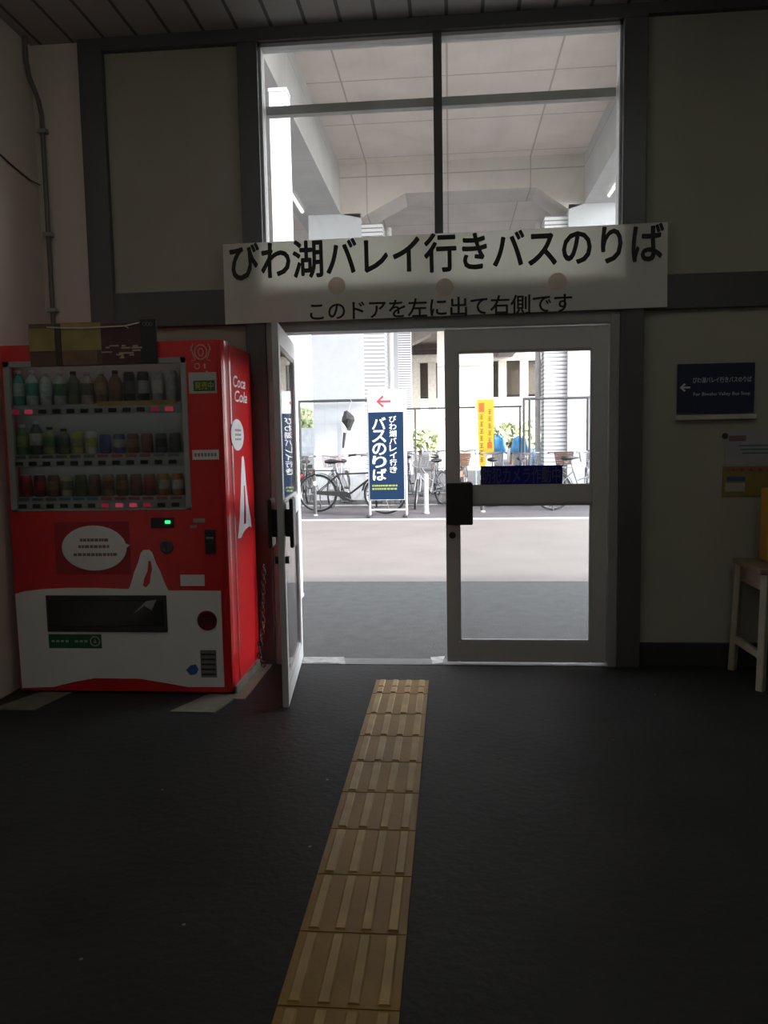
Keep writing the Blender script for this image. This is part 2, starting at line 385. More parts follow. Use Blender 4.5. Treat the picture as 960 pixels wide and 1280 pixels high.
# ================================================================== CONDUIT on the left wall
pr = empty('conduit_pipe', (-2.44, -.06, 1.9), label='thin grey conduit running down the wall corner above the vending machine', cat='pipe')
m = MB(); m.tube([(-2.452, -.10, 3.75), (-2.452, -.10, 3.62), (-2.447, -.085, 3.54), (-2.42, -.045, 3.42), (-2.412, -.034, 3.34), (-2.412, -.034, 2.6), (-2.412, -.034, 1.6)], .014, 10); m.build('pipe', mat('conduit_grey', (.15, .145, .13), .5, metal=.2), pr, smooth=60)
for z in (3.25, 2.65, 2.2):
    m = MB(); m.box(-2.442, -2.382, -.052, -.01, z-.012, z+.012, .003); m.build('clip', greyP, pr)
cb = MB(); cb.tube([(-2.462, -.9, 3.03), (-2.462, -.5, 3.0), (-2.462, -.3, 2.965), (-2.462, -.12, 2.945), (-2.445, -.036, 2.94)], .004, 6)
solo(cb.build('cable', darkP), 'thin dark cable sagging across the left wall to the conduit', 'cable')
# ================================================================== BIG SIGN
sg = empty('hanging_sign', (-.05, -.075, 2.07), label='wide white bus stop sign with bold black Japanese lettering above the door', cat='sign')
sheetM = sheet_mat('sign_sheet', (.90, .89, .84), .42, .03)
sgx0, sgx1, sgb, sgt = -1.327, 1.230, 2.088, 2.560
yS = -.072
m = MB(); m.prism([(sgx0, sgb-.009), (sgx1, sgb+.012), (sgx1-.004, sgt+.006), (sgx0+.002, sgt-.018)], 'Y', yS, yS+.004); m.build('panel', sheetM, sg)
inkM = mat('black_ink', (.008, .007, .007), .6)
u = Vector((1, 0, .0075)).normalized()
pa, pb = P(289, 351, 4.555), P(829, 327, 4.555)
pt = P(289, 311, 4.555)
uu = (pb-pa); wid = uu.length; uu.normalize()
uu = Vector((uu.x, 0, uu.z)).normalized(); vv = Vector((-uu.z, 0, uu.x))
text_obj('lettering', 'びわ湖バレイ行きバスのりば', inkM, sg, (pa.x, yS-.001, pa.z), uu, vv, wid, .213, .022)
pa, pb = P(388, 401, 4.555), P(715, 390, 4.555)
uu = pb-pa; wid = uu.length; uu = Vector((uu.x, 0, uu.z)).normalized(); vv = Vector((-uu.z, 0, uu.x))
text_obj('lettering', 'このドアを左に出て右側です', inkM, sg, (pa.x, yS-.001, pa.z), uu, vv, wid, .107, .014)
stM = sheet_mat('pink_stain', (.86, .76, .70), .42, .1)
for px, py in ((421, 357), (556, 359), (697, 352)):
    c = P(px, py, 4.555); m = MB()
    m.lathe([(.05, 0), (.052, .0004), (.03, .0008)], (c.x, yS-.0012, c.z), 14, 'Y'); m.build('pink_stain', stM, sg)
for x in (sgx0+.12, sgx1-.15, .1):
    m = MB(); m.box(x-.02, x+.02, yS+.004, -.05, 2.16, 2.24); m.build('mounting_tab', aluM, sg)
# ================================================================== NAVY WALL SIGN + POSTERS
ws = empty('wall_sign', (1.5, -.02, 1.48), label='small dark navy direction sign with white left arrow on right wall', cat='sign')
m = MB(); m.box(1.308, 1.735, -.03, -.012, 1.50, 1.782, .002); m.build('panel', mat('navy_sign', (.011, .02, .055), .5, var=.15), ws)
letM = mat('sign_white', (.62, .64, .66), .6)
def arrow_left(mb, x, y, z, s_, t=.18):
    hw = s_*t/2
    mb.prism([(x, z), (x+s_*.42, z+s_*.42), (x+s_*.42+hw*1.6, z+s_*.42-hw*1.6), (x+hw*3.2, z+hw), (x+s_, z+hw), (x+s_, z-hw), (x+hw*3.2, z-hw), (x+s_*.42+hw*1.6, z-s_*.42+hw*1.6), (x+s_*.42, z-s_*.42)], 'Y', y-.002, y)
m = MB(); arrow_left(m, 1.32, -.03, 1.648, .058); m.build('arrow', letM, ws)
text_obj('lettering', 'びわ湖バレイ行きバスのりば', letM, ws, (1.392, -.0305, 1.672), X, Z, .325, .032, .01)
text_obj('lettering', 'For Biwako Valley Bus Stop', letM, ws, (1.396, -.0305, 1.594), X, Z, .315, .024, .005)
m = MB(); m.box(1.30, 1.745, -.045, -.012, 1.462, 1.490, .003); m.build('ledge', mat('pale_ledge', (.5, .49, .44), .5), ws, label='pale ledge under the navy panel')
pw = empty('poster', (1.75, -.016, 1.2), label='grey-white notice poster pinned above the yellow poster on right wall', cat='poster')
m = MB(); m.box(1.585, 1.95, -.016, -.012, 1.20, 1.39); m.build('sheet', mat('poster_white', (.33, .33, .35), .6), pw)
m = MB(); m.lathe([(.016, 0), (.018, .001), (.001, .002)], (1.583, -.0185, 1.366), 12, 'Y'); m.build('pin', darkP, pw)
m = MB(); m.box(1.605, 1.70, -.0172, -.016, 1.335, 1.368); m.build('title_block', mat('poster_mauve', (.20, .10, .11), .6), pw)
m = MB()
for k, z in enumerate((1.305, 1.283, 1.262)): m.box(1.66+.01*k, 1.94, -.0172, -.016, z, z+.008)
m.build('printed_lines', mat('poster_teal', (.07, .14, .14), .6), pw)
py_ = empty('poster', (1.75, -.018, 1.0), label='yellow notice poster with blue band below the grey-white poster', cat='poster')
m = MB(); m.box(1.575, 1.94, -.018, -.012, 1.015, 1.19); m.build('sheet', mat('poster_yellow', (.22, .17, .04), .6), py_)
m = MB(); m.box(1.583, 1.93, -.0192, -.018, 1.160, 1.184); m.build('header_band', mat('poster_orange', (.24, .11, .06), .6), py_)
for k in range(6):
    m = MB(); m.prism([(1.62+k*.05, 1.163), (1.645+k*.05, 1.163), (1.6325+k*.05, 1.181)], 'Y', -.0204, -.0192)
    m.build('warning_mark', mat('poster_red', (.22, .03, .03), .6), py_)
m = MB(); m.box(1.600, 1.70, -.0192, -.018, 1.105, 1.130); m.build('blue_band', mat('poster_blue', (.03, .08, .28), .6), py_)
m = MB(); m.box(1.59, 1.70, -.0192, -.018, 1.045, 1.095); m.build('text_box', mat('poster_grey', (.34, .35, .30), .6), py_)
# ================================================================== STOOL / BENCH at the right edge
woodM = mat('worn_wood', (.24, .17, .12), .6, var=.25, scale=14)
paleW = mat('pale_wood_leg', (.36, .33, .27), .6, var=.15, scale=14)
st = empty('wooden_stool', (1.85, -.28, 0), label='worn wooden stool with pale legs by the right wall', cat='stool')
m = MB(); m.box(1.625, 2.10, -.47, -.06, .632, .662, .006); m.build('seat', woodM, st)
for (tx, ty, bx_, by_) in ((1.655, -.10, 1.635, -.075), (1.665, -.44, 1.648, -.455), (2.07, -.10, 2.09, -.075), (2.07, -.44, 2.09, -.455)):
    m = MB(); m.bar((tx, ty, .634), (bx_, by_, 0), .038, .038, .003); m.build('leg', paleW, st)
for (a, b) in (((1.658, -.11, .582), (1.664, -.43, .582)), ((1.664, -.44, .582), (2.07, -.44, .582)), ((2.07, -.43, .582), (2.07, -.11, .582)), ((1.66, -.10, .582), (2.07, -.10, .582))):
    m = MB(); m.bar(a, b, .02, .085); m.build('apron', woodM, st)
for (a, b) in (((1.642, -.08, .19), (1.652, -.45, .19)), ((2.085, -.08, .19), (2.085, -.45, .19)), ((1.652, -.45, .29), (2.085, -.45, .29))):
    m = MB(); m.bar(a, b, .024, .04); m.build('stretcher', paleW, st)
m = MB(); m.box(1.748, 2.02, -.24, -.12, .662, 1.075, .012)
yb = m.build('yellow_box', mat('yellow_plastic', (.50, .27, .03), .45)); solo(yb, 'yellow upright box standing on the wooden stool', 'box')
# ================================================================== TACTILE STRIP
tM = mat('tactile_yellow', (.27, .155, .03), .55, var=.18, scale=5, bump=.1)
tm = MB(); tb = MB()
x0, x1 = -.435, -.135
ys = [-.339, -.577, -.893]
while ys[-1] > -5.6: ys.append(ys[-1]-.287)
for i, (ya, yb_) in enumerate(zip(ys, ys[1:])):
    tm.box(x0, x1, yb_+.003, ya-.003, 0, .005)
    segs = [(yb_+.014, ya-.014)] if i > 0 else [(yb_+.014, yb_+.10), (yb_+.115, ya-.012)]
    for k in range(4):
        xc = x0+.0375+k*.075
        for (a, b) in segs:
            tb.prism([(xc-.017, .005), (xc-.012, .0105), (xc+.012, .0105), (xc+.017, .005)], 'Y', a, b)
tm.box(x0-.001, x1+.001, ys[-1], ys[0], 0, .0022)
tpo = tm.build('tactile_paving', tM)
tb.build('raised_bars', mat('tactile_bar_worn', (.40, .27, .095), .5, var=.2, scale=8), tpo)
solo(tpo, 'yellow ribbed tactile paving strip leading across dark floor to the door', 'tactile paving')
# ================================================================== VENDING MACHINE
VX0, VX1, VF, VB, VZ = -2.425, -1.187, -.62, -.058, 1.918
vm = empty('vending_machine', (-1.83, -.34, 0), label='red drink vending machine with white lower panel left of the door', cat='vending machine')
m = MB(); m.box(VX0, VX1, -.50, VB, .02, VZ-.005, .012); m.build('cabinet', redM, vm)
def rounded(xa, xb, ya, yb_, rl, rr, n=8):
    pts = [(xb, yb_), (xa, yb_)]
    if rl: pts += [(xa+rl-rl*math.cos(PI/2*k/n), ya+rl-rl*math.sin(PI/2*k/n)) for k in range(n+1)]
    else: pts.append((xa, ya))
    if rr: pts += [(xb-rr+rr*math.sin(PI/2*k/n), ya+rr-rr*math.cos(PI/2*k/n)) for k in range(n+1)]
    else: pts.append((xb, ya))
    return pts
dX1 = VX1-.004
WX0, WX1, WZ0, WZ1 = -2.402, -1.388, 1.022, 1.832
m = MB()
m.prism(rounded(WX1, dX1, VF, -.505, 0, .05), 'Z', .016, VZ)            # right panel
m.prism(rounded(VX0, WX0, VF, -.505, .02, 0), 'Z', .016, VZ)            # left stile
m.box(WX0, WX1, VF, -.505, WZ1, VZ); m.box(WX0, WX1, VF, -.505, .016, WZ0)
m.build('door', redM, vm, smooth=35)
m = MB(); m.tube([(dX1-.014, VF+.010, .06), (dX1-.014, VF+.010, 1.90)], .009, 8); m.build('edge_moulding', redM, vm, smooth=60)
m = MB(); m.box(VX1-.012, VX1-.004, -.512, -.498, .03, 1.90); m.build('door_seam', mat('seam_red', (.12, .006, .008), .4), vm)
# lower base: black kick + feet
m = MB(); m.box(VX0+.03, VX1-.03, -.55, VB-.02, .0, .03); m.build('kick_plate', darkP, vm)
# display
rowsL = (WZ1-.008, 1.565-.001, 1.284-.001)
dispM = mat('display_lining', (.40, .42, .41), .55, var=.04)
m = MB(); m.box(WX0, WX1, -.515, -.503, WZ0, WZ1); m.build('display_back', dispM, vm)
m = MB()
for q in rowsL: m.box(WX0+.05, WX1-.05, VF+.024, VF+.036, q-.006, q)
m.build('display_lamp', mat('display_lamp', (1, 1, 1), .5, emit=(.95, 1, .97), es=.75), vm, label='dim lamp strips over the display rows')
m = MB()
for q in ((WX0, WX0+.035, WZ0, WZ1), (WX1-.03, WX1, WZ0, WZ1), (WX0, WX1, WZ1-.03, WZ1), (WX0, WX1, WZ0, WZ0+.012)): m.box(q[0], q[1], VF-.004, VF+.02, q[2], q[3], .002)
m.build('display_frame', greyP, vm)
rows = (1.565, 1.284, 1.052)
btnM = mat('button_black', (.02, .02, .022), .35); btnR = mat('button_sold_out', (.45, .02, .05), .4, emit=(1, .05, .12), es=.10)
DX = [-2.352+.0783*i for i in range(12)]
red_btn = {(0, 0), (0, 1), (0, 10), (0, 11), (2, 6), (2, 7), (2, 8), (2, 9)}
hot = {(0, 1), (0, 11), (2, 7), (2, 8)}
shelfM = mat('shelf_grey', (.34, .355, .345), .5, var=.04)
btn_hot = mat('button_sold_out_lit', (.6, .03, .06), .4, emit=(1, .12, .2), es=.22)
tagcols = {0: None, 1: ['tag_dark']*6+['tag_red']*4+['tag_grey']*2, 2: ['tag_dark']*3+['tag_blue']*3+['tag_red']*6}
TAG = dict(tag_dark=mat('tag_dark', (.10, .10, .12), .5), tag_red=mat('tag_red', (.38, .06, .09), .5), tag_blue=mat('tag_blue', (.05, .16, .30), .5), tag_grey=mat('tag_grey', (.2, .2, .2), .5))
for r, z in enumerate(rows):
    xo = 0.006*r
    top = z+(.035 if r == 0 else .047)
    m = MB(); m.box(WX0+.03, WX1-.028, VF+.006, VF+.020, z-.022, z+.020, .002); m.box(WX0+.03, WX1-.028, VF+.020, -.515, z, z+.020); m.build('shelf', shelfM, vm)
    if r: m = MB(); m.box(WX0+.03, WX1-.028, VF+.02, -.515, z+.020, z+.046, .001); m.build('price_rail', shelfM, vm)
    else: m = MB(); m.box(WX0+.03, WX1-.028, VF+.02, -.515, z+.020, z+.034, .001); m.build('price_rail', shelfM, vm)
    for i, x in enumerate(DX):
        mm = btnM if (r, i) not in red_btn else (btn_hot if (r, i) in hot else btnR)
        m = MB(); m.box(x+xo-.021, x+xo+.021, VF-.001, VF+.008, z-.013, z+.009, .003); m.build('button', mm, vm)
        if r:
            m = MB(); m.box(x+xo-.030, x+xo+.030, VF+.017, VF+.0205, z+.026, z+.042); m.build('price_tag', TAG[tagcols[r][i]], vm)
m = MB(); m.box(DX[6]-.01, DX[11]+.03, VF+.014, VF+.018, rows[0]+.021, rows[0]+.046); m.build('price_banner', mat('tag_gold', (.33, .22, .05), .5), vm, label='gold strip under the right half of the top row')
gp = MB(); gp.box(WX0+.033, WX1-.03, VF-.001, VF+.002, WZ0+.012, WZ1-.03); gp.build('display_glass', vmGlassM, vm)
# lower white panel with curved lower cut-out and bowed top edge
pts = [(-2.408, .565), (-2.36, .578), (-2.25, .590), (-2.1, .598), (-1.95, .598), (-1.85, .594), (-1.775, .590), (-1.755, .60), (-1.72, .66)]
pts = [(-2.412, .563), (-2.36, .577), (-2.25, .590), (-2.1, .597), (-1.95, .597), (-1.85, .593), (-1.56, .582), (-1.245, .580),
       (-1.245, .046), (-1.45, .044), (-1.58, .066), (-1.72, .088), (-1.98, .088), (-2.10, .066), (-2.22, .036), (-2.405, .028)]
m = MB(); m.prism(pts[::-1], 'Y', VF-.004, VF+.001); m.build('lower_panel', whiteP, vm, label='white lower panel with a bowed bottom edge')
hp = [(-1.765, .578), (-1.745, .62), (-1.725, .68), (-1.70, .735), (-1.682, .79), (-1.665, .806), (-1.635, .806), (-1.618, .79), (-1.60, .735), (-1.575, .68), (-1.555, .62), (-1.535, .578)]
m = MB(); m.prism(hp[::-1], 'Y', VF-.0035, VF+.001); m.build('white_crest', whiteP, vm, label='plain white tapered crest on the lower panel')
sp = [(-1.66, .60), (-1.638, .625), (-1.632, .665), (-1.622, .70), (-1.628, .745), (-1.640, .745), (-1.648, .69), (-1.668, .65), (-1.678, .61)]
m = MB(); m.prism(sp, 'Y', VF-.0045, VF-.003); m.build('crest_slit', redM, vm)
# delivery slot
dv = MB(); dv.box(-2.233, -1.548, VF-.012, VF-.003, .352, .556, .003); dvo = dv.build('delivery_slot', blackM, vm)
m = MB(); m.box(-2.215, -1.565, VF-.0165, VF-.011, .385, .528, .002); m.build('flap', mat('slot_flap', (.022, .022, .024), .12), dvo)
m = MB(); m.prism([(-1.735, .455), (-1.66, .525), (-1.60, .535), (-1.63, .475), (-1.67, .50)], 'Y', VF-.0178, VF-.0163); m.build('pale_patch', mat('pale_mark', (.34, .34, .34), .4), dvo)  # pale angular patch lying on the dark flap
# recycling sticker
grM = mat('green_sticker', (.012, .115, .045), .5); paleL = mat('pale_print', (.40, .43, .40), .5)
g = MB(); g.box(-2.232, -1.928, VF-.0055, VF-.0035, .258, .337); go = g.build('green_sticker', grM, vm, label='green recycling sticker')
m = MB(); m.torus((-1.965, VF-.006, .298), .026, .003, 'Y', 24, 6); m.prism([(-1.975, .288), (-1.955, .288), (-1.965, .312)], 'Y', VF-.0068, VF-.0055); m.build('recycling_mark', paleL, go)
m = MB()
for k in range(8):
    if k != 4: m.box(-2.215+k*.027, -2.198+k*.027, VF-.0065, VF-.0055, .292, .304)
m.build('lettering', paleL, go)
# coin return, plates, stickers
m = MB(); m.lathe([(.053, 0), (.055, -.006), (.046, -.010), (.044, -.004), (.001, -.003)], (-1.325, VF-.004, .418), 28, 'Y'); co_ = m.build('coin_return', mat('dark_red_plastic', (.13, .008, .012), .35), vm, label='dark red round coin return cup')
m = MB(); m.box(-1.362, -1.288, VF-.016, VF-.006, .418, .43); m.build('flap', darkP, co_)
m = MB(); m.box(-1.372, -1.283, VF-.006, VF-.0035, .10, .252); cp = m.build('rating_plate', mat('plate_grey', (.20, .20, .20), .5), vm)
m = MB()
for k in range(5): m.box(-1.368, -1.287, VF-.0072, VF-.0058, .112+k*.028, .122+k*.028)
m.build('lettering', darkP, cp)
m = MB(); m.prism([(-1.455, .14), (-1.43, .165), (-1.40, .172), (-1.385, .145), (-1.40, .118), (-1.43, .112)], 'Y', VF-.006, VF-.0035); m.build('blue_sticker', mat('blue_sticker', (.03, .12, .38), .5), vm)
# speech bubble panel
m = MB(); m.box(-2.165, -1.742, VF-.002, VF+.001, .672, .962); m.build('recess_panel', mat('deep_red', (.34, .012, .02), .35), vm)
m = MB(); m.lathe([(.1, 0), (.1, -.003), (.098, -.0045)], (0, 0, 0), 40, 'Y')
for v in m.bm.verts: v.co = Vector((v.co.x*1.83-1.943, v.co.y+VF-.002, v.co.z*1.24+.817))
m.prism([(-1.785, .85), (-1.74, .832), (-1.785, .80)], 'Y', VF-.004, VF-.002)
bo = m.build('oval_label', whiteP, vm, label='white oval speech label')
random.seed(3)
for zz, xs in ((.862, (-2.02, -1.87)), (.826, (-2.03, -1.865)), (.782, (-2.06, -1.82))):
    m = MB(); x = xs[0]
    while x < xs[1]:
        w_ = random.uniform(.014, .03); m.box(x, x+w_*.8, VF-.0075, VF-.0062, zz-.008, zz+.008); x += w_
    m.build('lettering', mat('brown_print', (.23, .16, .11), .6), bo)
# controls
m = MB(); m.box(-1.617, -1.488, VF-.006, VF+.001, .925, .982, .003); di = m.build('price_display', blackM, vm)
m = MB(); m.box(-1.537, -1.507, VF-.009, VF-.005, .949, .966, .003); m.build('indicator_light', mat('green_led', (.1, .8, .4), .4, emit=(.05, 1, .42), es=.9), di, label='glowing green indicator')
m = MB(); m.lathe([(.036, 0), (.038, -.006), (.03, -.010), (.001, -.010)], (-1.535, VF, .822), 24, 'Y'); cs = m.build('coin_slot', mat('coin_metal', (.10, .10, .10), .4, metal=.4), vm)
m = MB(); m.box(-1.538, -1.532, VF-.013, VF-.009, .805, .84); m.build('slit', blackM, cs)
m = MB(); m.box(-1.322, -1.262, VF-.008, VF+.001, .782, .915, .004); bl = m.build('bill_slot', darkP, vm)
m = MB(); m.box(-1.312, -1.272, VF-.011, VF-.007, .865, .875); m.build('lip', greyP, bl)
m = MB(); m.box(-1.382, -1.318, VF-.004, VF+.001, .953, .975); m.box(-1.40, -1.365, VF-.004, VF+.001, .925, .938); m.build('small_label', greyP, vm)
m = MB(); m.box(-1.467, -1.333, VF-.003, VF+.001, .607, .668); m.build('white_sticker', whiteP, vm)
m = MB(); m.box(-1.372, -1.228, VF-.003, VF+.001, 1.290, 1.342); o_ = m.build('white_sticker', whiteP, vm)
m = MB()
for k in range(7): m.box(-1.36+k*.018, -1.348+k*.018, VF-.0042, VF-.003, 1.307, 1.325)
m.build('lettering', mat('grey_print', (.25, .25, .25), .5), o_)
m = MB(); m.box(-1.375, -1.226, VF-.003, VF+.001, 1.640, 1.750); o_ = m.build('on_sale_plate', mat('plate_pale', (.42, .42, .40), .5), vm)
m = MB(); m.box(-1.35, -1.234, VF-.005, VF-.002, 1.652, 1.707); g2 = m.build('green_label', mat('deep_green', (.015, .09, .03), .5), o_)
text_obj('lettering', '発売中', mat('yellow_print', (.42, .38, .06), .5), g2, (-1.342, VF-.0052, 1.660), X, Z, .10, .04, .01)
# top emblem
emb = mat('emblem_pink', (.62, .35, .33), .5)
m = MB(); cx, cz = -1.305, 1.855
m.torus((cx, VF-.001, cz), .033, .0035, 'Y', 28, 6, 1.15); m.torus((cx, VF-.001, cz), .013, .003, 'Y', 18, 6, 1.5)
for s1 in (-1, 1):
    m.tube([(cx+s1*.052, VF-.001, cz+.03), (cx+s1*.044, VF-.001, cz-.005), (cx+s1*.03, VF-.001, cz-.04), (cx+s1*.052, VF-.001, cz-.045)], .003, 6)
    m.tube([(cx+s1*.04, VF-.001, cz+.045), (cx+s1*.055, VF-.001, cz+.01)], .003, 6)
m.torus((cx-.022, VF-.001, cz-.072), .014, .003, 'Y', 16, 6); m.box(cx+.015, cx+.024, VF-.003, VF, cz-.085, cz-.06); m.box(cx+.024, cx+.034, VF-.003, VF, cz-.108, cz-.098)
m.build('emblem', emb, vm)
# side livery (right side faces +x)
sx_ = VX1+.0005
logoM = mat('logo_white', (.78, .75, .75), .5)
text_obj('side_logo', 'Coca', logoM, vm, (sx_, -.45, 1.685), Y, Z, .25, .062, .016, .25)
text_obj('side_logo', 'Cola', logoM, vm, (sx_, -.43, 1.605), Y, Z, .26, .062, .016, .25)
m = MB(); m.lathe([(.1, 0), (.1, .002), (.098, .003)], (0, 0, 0), 36, 'X')
for v in m.bm.verts: v.co = Vector((v.co.x+VX1-.001, v.co.y*1.3-.395, v.co.z*.88+1.42))
so = m.build('side_oval_label', mat('side_white', (.74, .74, .75), .45), vm)
m = MB()
for zz in (1.43, 1.405, 1.38):
    for k in range(5): m.box(VX1+.001, VX1+.0032, -.445+k*.025, -.43+k*.025, zz+.010, zz+.022)
m.build('lettering', mat('grey_print', (.25, .25, .25), .5), so)
hp = [(-.46, .845), (-.41, .95), (-.37, 1.10), (-.345, 1.22), (-.325, 1.295), (-.29, 1.30), (-.27, 1.26), (-.255, 1.15), (-.22, 1.02), (-.175, .93), (-.16, .87), (-.20, .885), (-.27, .88), (-.34, .865), (-.40, .84)]
m = MB(); m.prism(hp, 'X', VX1-.001, VX1+.0015); m.build('side_crest', MATS['side_white'], vm, label='plain white tapered shape on the side')
m = MB(); m.prism([(-.325, .91), (-.285, .91), (-.275, 1.0), (-.285, 1.13), (-.30, 1.13), (-.31, 1.0)], 'X', VX1+.0012, VX1+.0028); m.build('crest_slit', redM, vm)
# anchor plates and feet
plM = mat('anchor_steel', (.20, .185, .15), .55, var=.2, scale=10, metal=.2)
for a in (-2.20, -1.235):
    m = MB(); m.prism([(a-.22, -.90), (a+.02, -.90), (a+.08, -.62), (a-.10, -.62)], 'Z', 0, .006); m.build('anchor_plate', plM, vm)
for a in (VX0+.09, VX1-.08):
    m = MB(); m.cyl((a, -.585, .004), (a, -.585, .02), .022); m.cyl((a, -.585, .0), (a, -.585, .012), .035); m.build('foot', darkP, vm)
m = MB(); m.box(VX1+.0, VX1+.075, -.70, -.06, 0, .008); m.box(VX1+.0, VX1+.012, -.62, -.06, .008, .05); m.build('anchor_rail', plM, vm)
# hanging chain / cord behind the machine
ch = MB(); pts = []
path = [(-1.135, -.10, .62), (-1.14, -.105, .50), (-1.15, -.11, .36), (-1.145, -.12, .27), (-1.16, -.13, .19), (-1.165, -.16, .09), (-1.12, -.20, .02)]
for a, b in zip(path, path[1:]):
    n_ = max(2, int((Vector(b)-Vector(a)).length/.028))
    for k in range(n_): pts.append(Vector(a).lerp(Vector(b), k/n_))
for i, p in enumerate(pts): ch.torus(p, .013, .004, 'Y' if i % 2 else 'X', 12, 5, 1.4)
solo(ch.build('chain', mat('chain_steel', (.12, .11, .10), .45, metal=.5), smooth=60), 'dark chain hanging beside the vending machine near door frame', 'chain')
# ---- promotional board standing on the front edge of the machine's top
pb_ = empty('promotional_board', (-1.885, -.65, 1.8), label='gold and dark coffee advertisement board leaning on top of the vending machine', cat='advertisement')
bx0, bx1 = -2.235, -1.535
def adv(name, q, m_, lb=None, y=-.638):
    m = MB(); m.box(q[0], q[1], y-.004, y, q[2], q[3]); return m.build(name, m_, pb_, label=lb)
m = MB(); m.box(bx0, bx1, -.638, -.6275, 1.80, 2.025, .002); m.build('backing', mat('board_brown', (.10, .06, .035), .5), pb_)
adv('gold_panel', (bx0+.0, -2.09, 1.88, 2.0), mat('board_gold', (.26, .20, .06), .45, var=.25, scale=9))
adv('gold_panel', (-2.055, -1.835, 1.88, 2.022), MATS['board_gold'])
adv('brown_panel', (-2.055, -1.86, 1.803, 1.88), mat('board_tan', (.16, .09, .05), .5, var=.3, scale=12))
adv('dark_post', (-2.09, -2.058, 1.803, 2.02), mat('board_black', (.03, .018, .01), .4))
adv('dark_panel', (-1.835, -1.62, 1.803, 2.015), mat('board_plum', (.055, .016, .02), .4, var=.4, scale=10))
adv('black_panel', (-1.62, bx1, 1.803, 2.03), mat('board_black2', (.012, .014, .016), .5))
m = MB(); random.seed(5)
for k in range(12):
    x = random.uniform(-1.84, -1.66); z = random.uniform(1.83, 1.90); m.box(x, x+random.uniform(.015, .06), -.645, -.642, z, z+.008)
m.box(-1.74, -1.66, -.645, -.642, 1.855, 1.863)
m.build('lettering', mat('board_cream', (.36, .30, .22), .5), pb_)
m = MB()
for k in range(3): m.torus((-1.595+k*.018, -.644, 2.005), .008, .002, 'Y', 12, 5)
m.build('lettering', mat('board_grey', (.25, .25, .25), .5), pb_)
sr = MB(); sr.tube([(-2.13, -.648, 2.005), (-2.04, -.650, 1.998), (-1.93, -.650, 1.994), (-1.82, -.650, 1.996), (-1.70, -.650, 1.998), (-1.62, -.648, 2.013)], .0035, 6)
sr.tube([(-1.70, -.650, 1.998), (-1.68, -.650, 1.988)], .003, 6)
solo(sr.build('string', mat('white_string', (.62, .58, .5), .6)), 'white string stretched across the front of the advertisement board', 'string')
# ---- drinks on display
def ctex(name, c): return mat('drink_'+name, c, .35, var=.25, scale=40)
capW = mat('cap_white', (.6, .6, .6), .4); capK = mat('cap_black', (.02, .02, .02), .4); alum = mat('can_lid', (.45, .45, .46), .35, metal=.7)
def drink(kind, nm, x, z0, h, wd, body, labm, cap, lb, cat, grp=None):
    yc = -.565
    r = wd/2
    o = empty(nm, (x, yc, z0), label=lb, cat=cat, group=grp)
    if kind == 'can':
        m = MB(); m.lathe([(r*.8, z0), (r, z0+.008), (r, z0+h-.014), (r*.82, z0+h-.003)], (x, yc, 0), 16); m.build('body', body, o, smooth=40)
        m = MB(); m.lathe([(r*.82, z0+h-.003), (r*.84, z0+h), (r*.7, z0+h), (r*.68, z0+h-.003)], (x, yc, 0), 16); m.build('lid', alum, o, smooth=40)
        if labm: m = MB(); m.lathe([(r*1.012, z0+h*.30), (r*1.015, z0+h*.31), (r*1.015, z0+h*.68), (r*1.012, z0+h*.70)], (x, yc, 0), 16); m.build('label_band', labm, o, smooth=40)
    else:
        m = MB(); m.lathe([(r*.85, z0), (r, z0+.008), (r*.97, z0+h*.3), (r, z0+h*.62), (r*.9, z0+h*.72), (r*.42, z0+h*.86), (r*.40, z0+h*.9)], (x, yc, 0), 16); m.build('body', body, o, smooth=50)
        m = MB(); m.lathe([(r*.46, z0+h*.9), (r*.48, z0+h*.905), (r*.48, z0+h*.99), (r*.42, z0+h)], (x, yc, 0), 12); m.build('cap', cap, o, smooth=40)
        m = MB(); m.lathe([(r*1.0, z0+h*.27), (r*1.02, z0+h*.28), (r*1.02, z0+h*.62), (r*1.0, z0+h*.63)], (x, yc, 0), 16); m.build('label_band', labm, o, smooth=40)
    return o
D_ = dict(teal=(.05, .30, .25), ice=(.42, .50, .48), green=(.06, .17, .07), clear=(.40, .44, .42), olive=(.10, .10, .055), cream=(.38, .34, .26), brown=(.14, .07, .035), tan=(.24, .14, .08),
          black=(.015, .015, .017), silver=(.34, .35, .36), yellow=(.36, .36, .08), white=(.48, .48, .46), blue=(.035, .06, .25), rust=(.19, .06, .04), slate=(.06, .075, .085), red=(.32, .02, .035), maroon=(.10, .012, .03),
          orange=(.36, .15, .03), dgreen=(.05, .08, .045), lime=(.22, .26, .08))
C = {k: ctex(k, v) for k, v in D_.items()}
ordn = ['first', 'second', 'third', 'fourth', 'fifth', 'sixth', 'seventh', 'eighth', 'ninth', 'tenth', 'eleventh', 'last']
r1 = [('bottle', 'teal', 'ice', 'cap_w', 'teal labelled large water bottle'), ('bottle', 'ice', 'teal', 'cap_w', 'pale water bottle with teal band'), ('bottle', 'clear', 'ice', 'cap_w', 'clear water bottle'), ('bottle', 'clear', 'green', 'cap_w', 'clear bottle with dark green label'),
      ('bottle', 'olive', 'dgreen', 'cap_k', 'dark olive tea bottle'), ('bottle', 'cream', 'olive', 'cap_w', 'pale bottle with olive band'), ('bottle', 'brown', 'tan', 'cap_w', 'brown tea bottle with tan label'), ('bottle', 'brown', 'rust', 'cap_k', 'brown tea bottle with rust label'),
      ('can', 'black', 'slate', '', 'black bottle can with slate band'), ('can', 'black', 'silver', '', 'black can with silver band'), ('can', 'silver', 'white', '', 'silver can with white band'), ('can', 'silver', 'silver', '', 'plain silver can')]
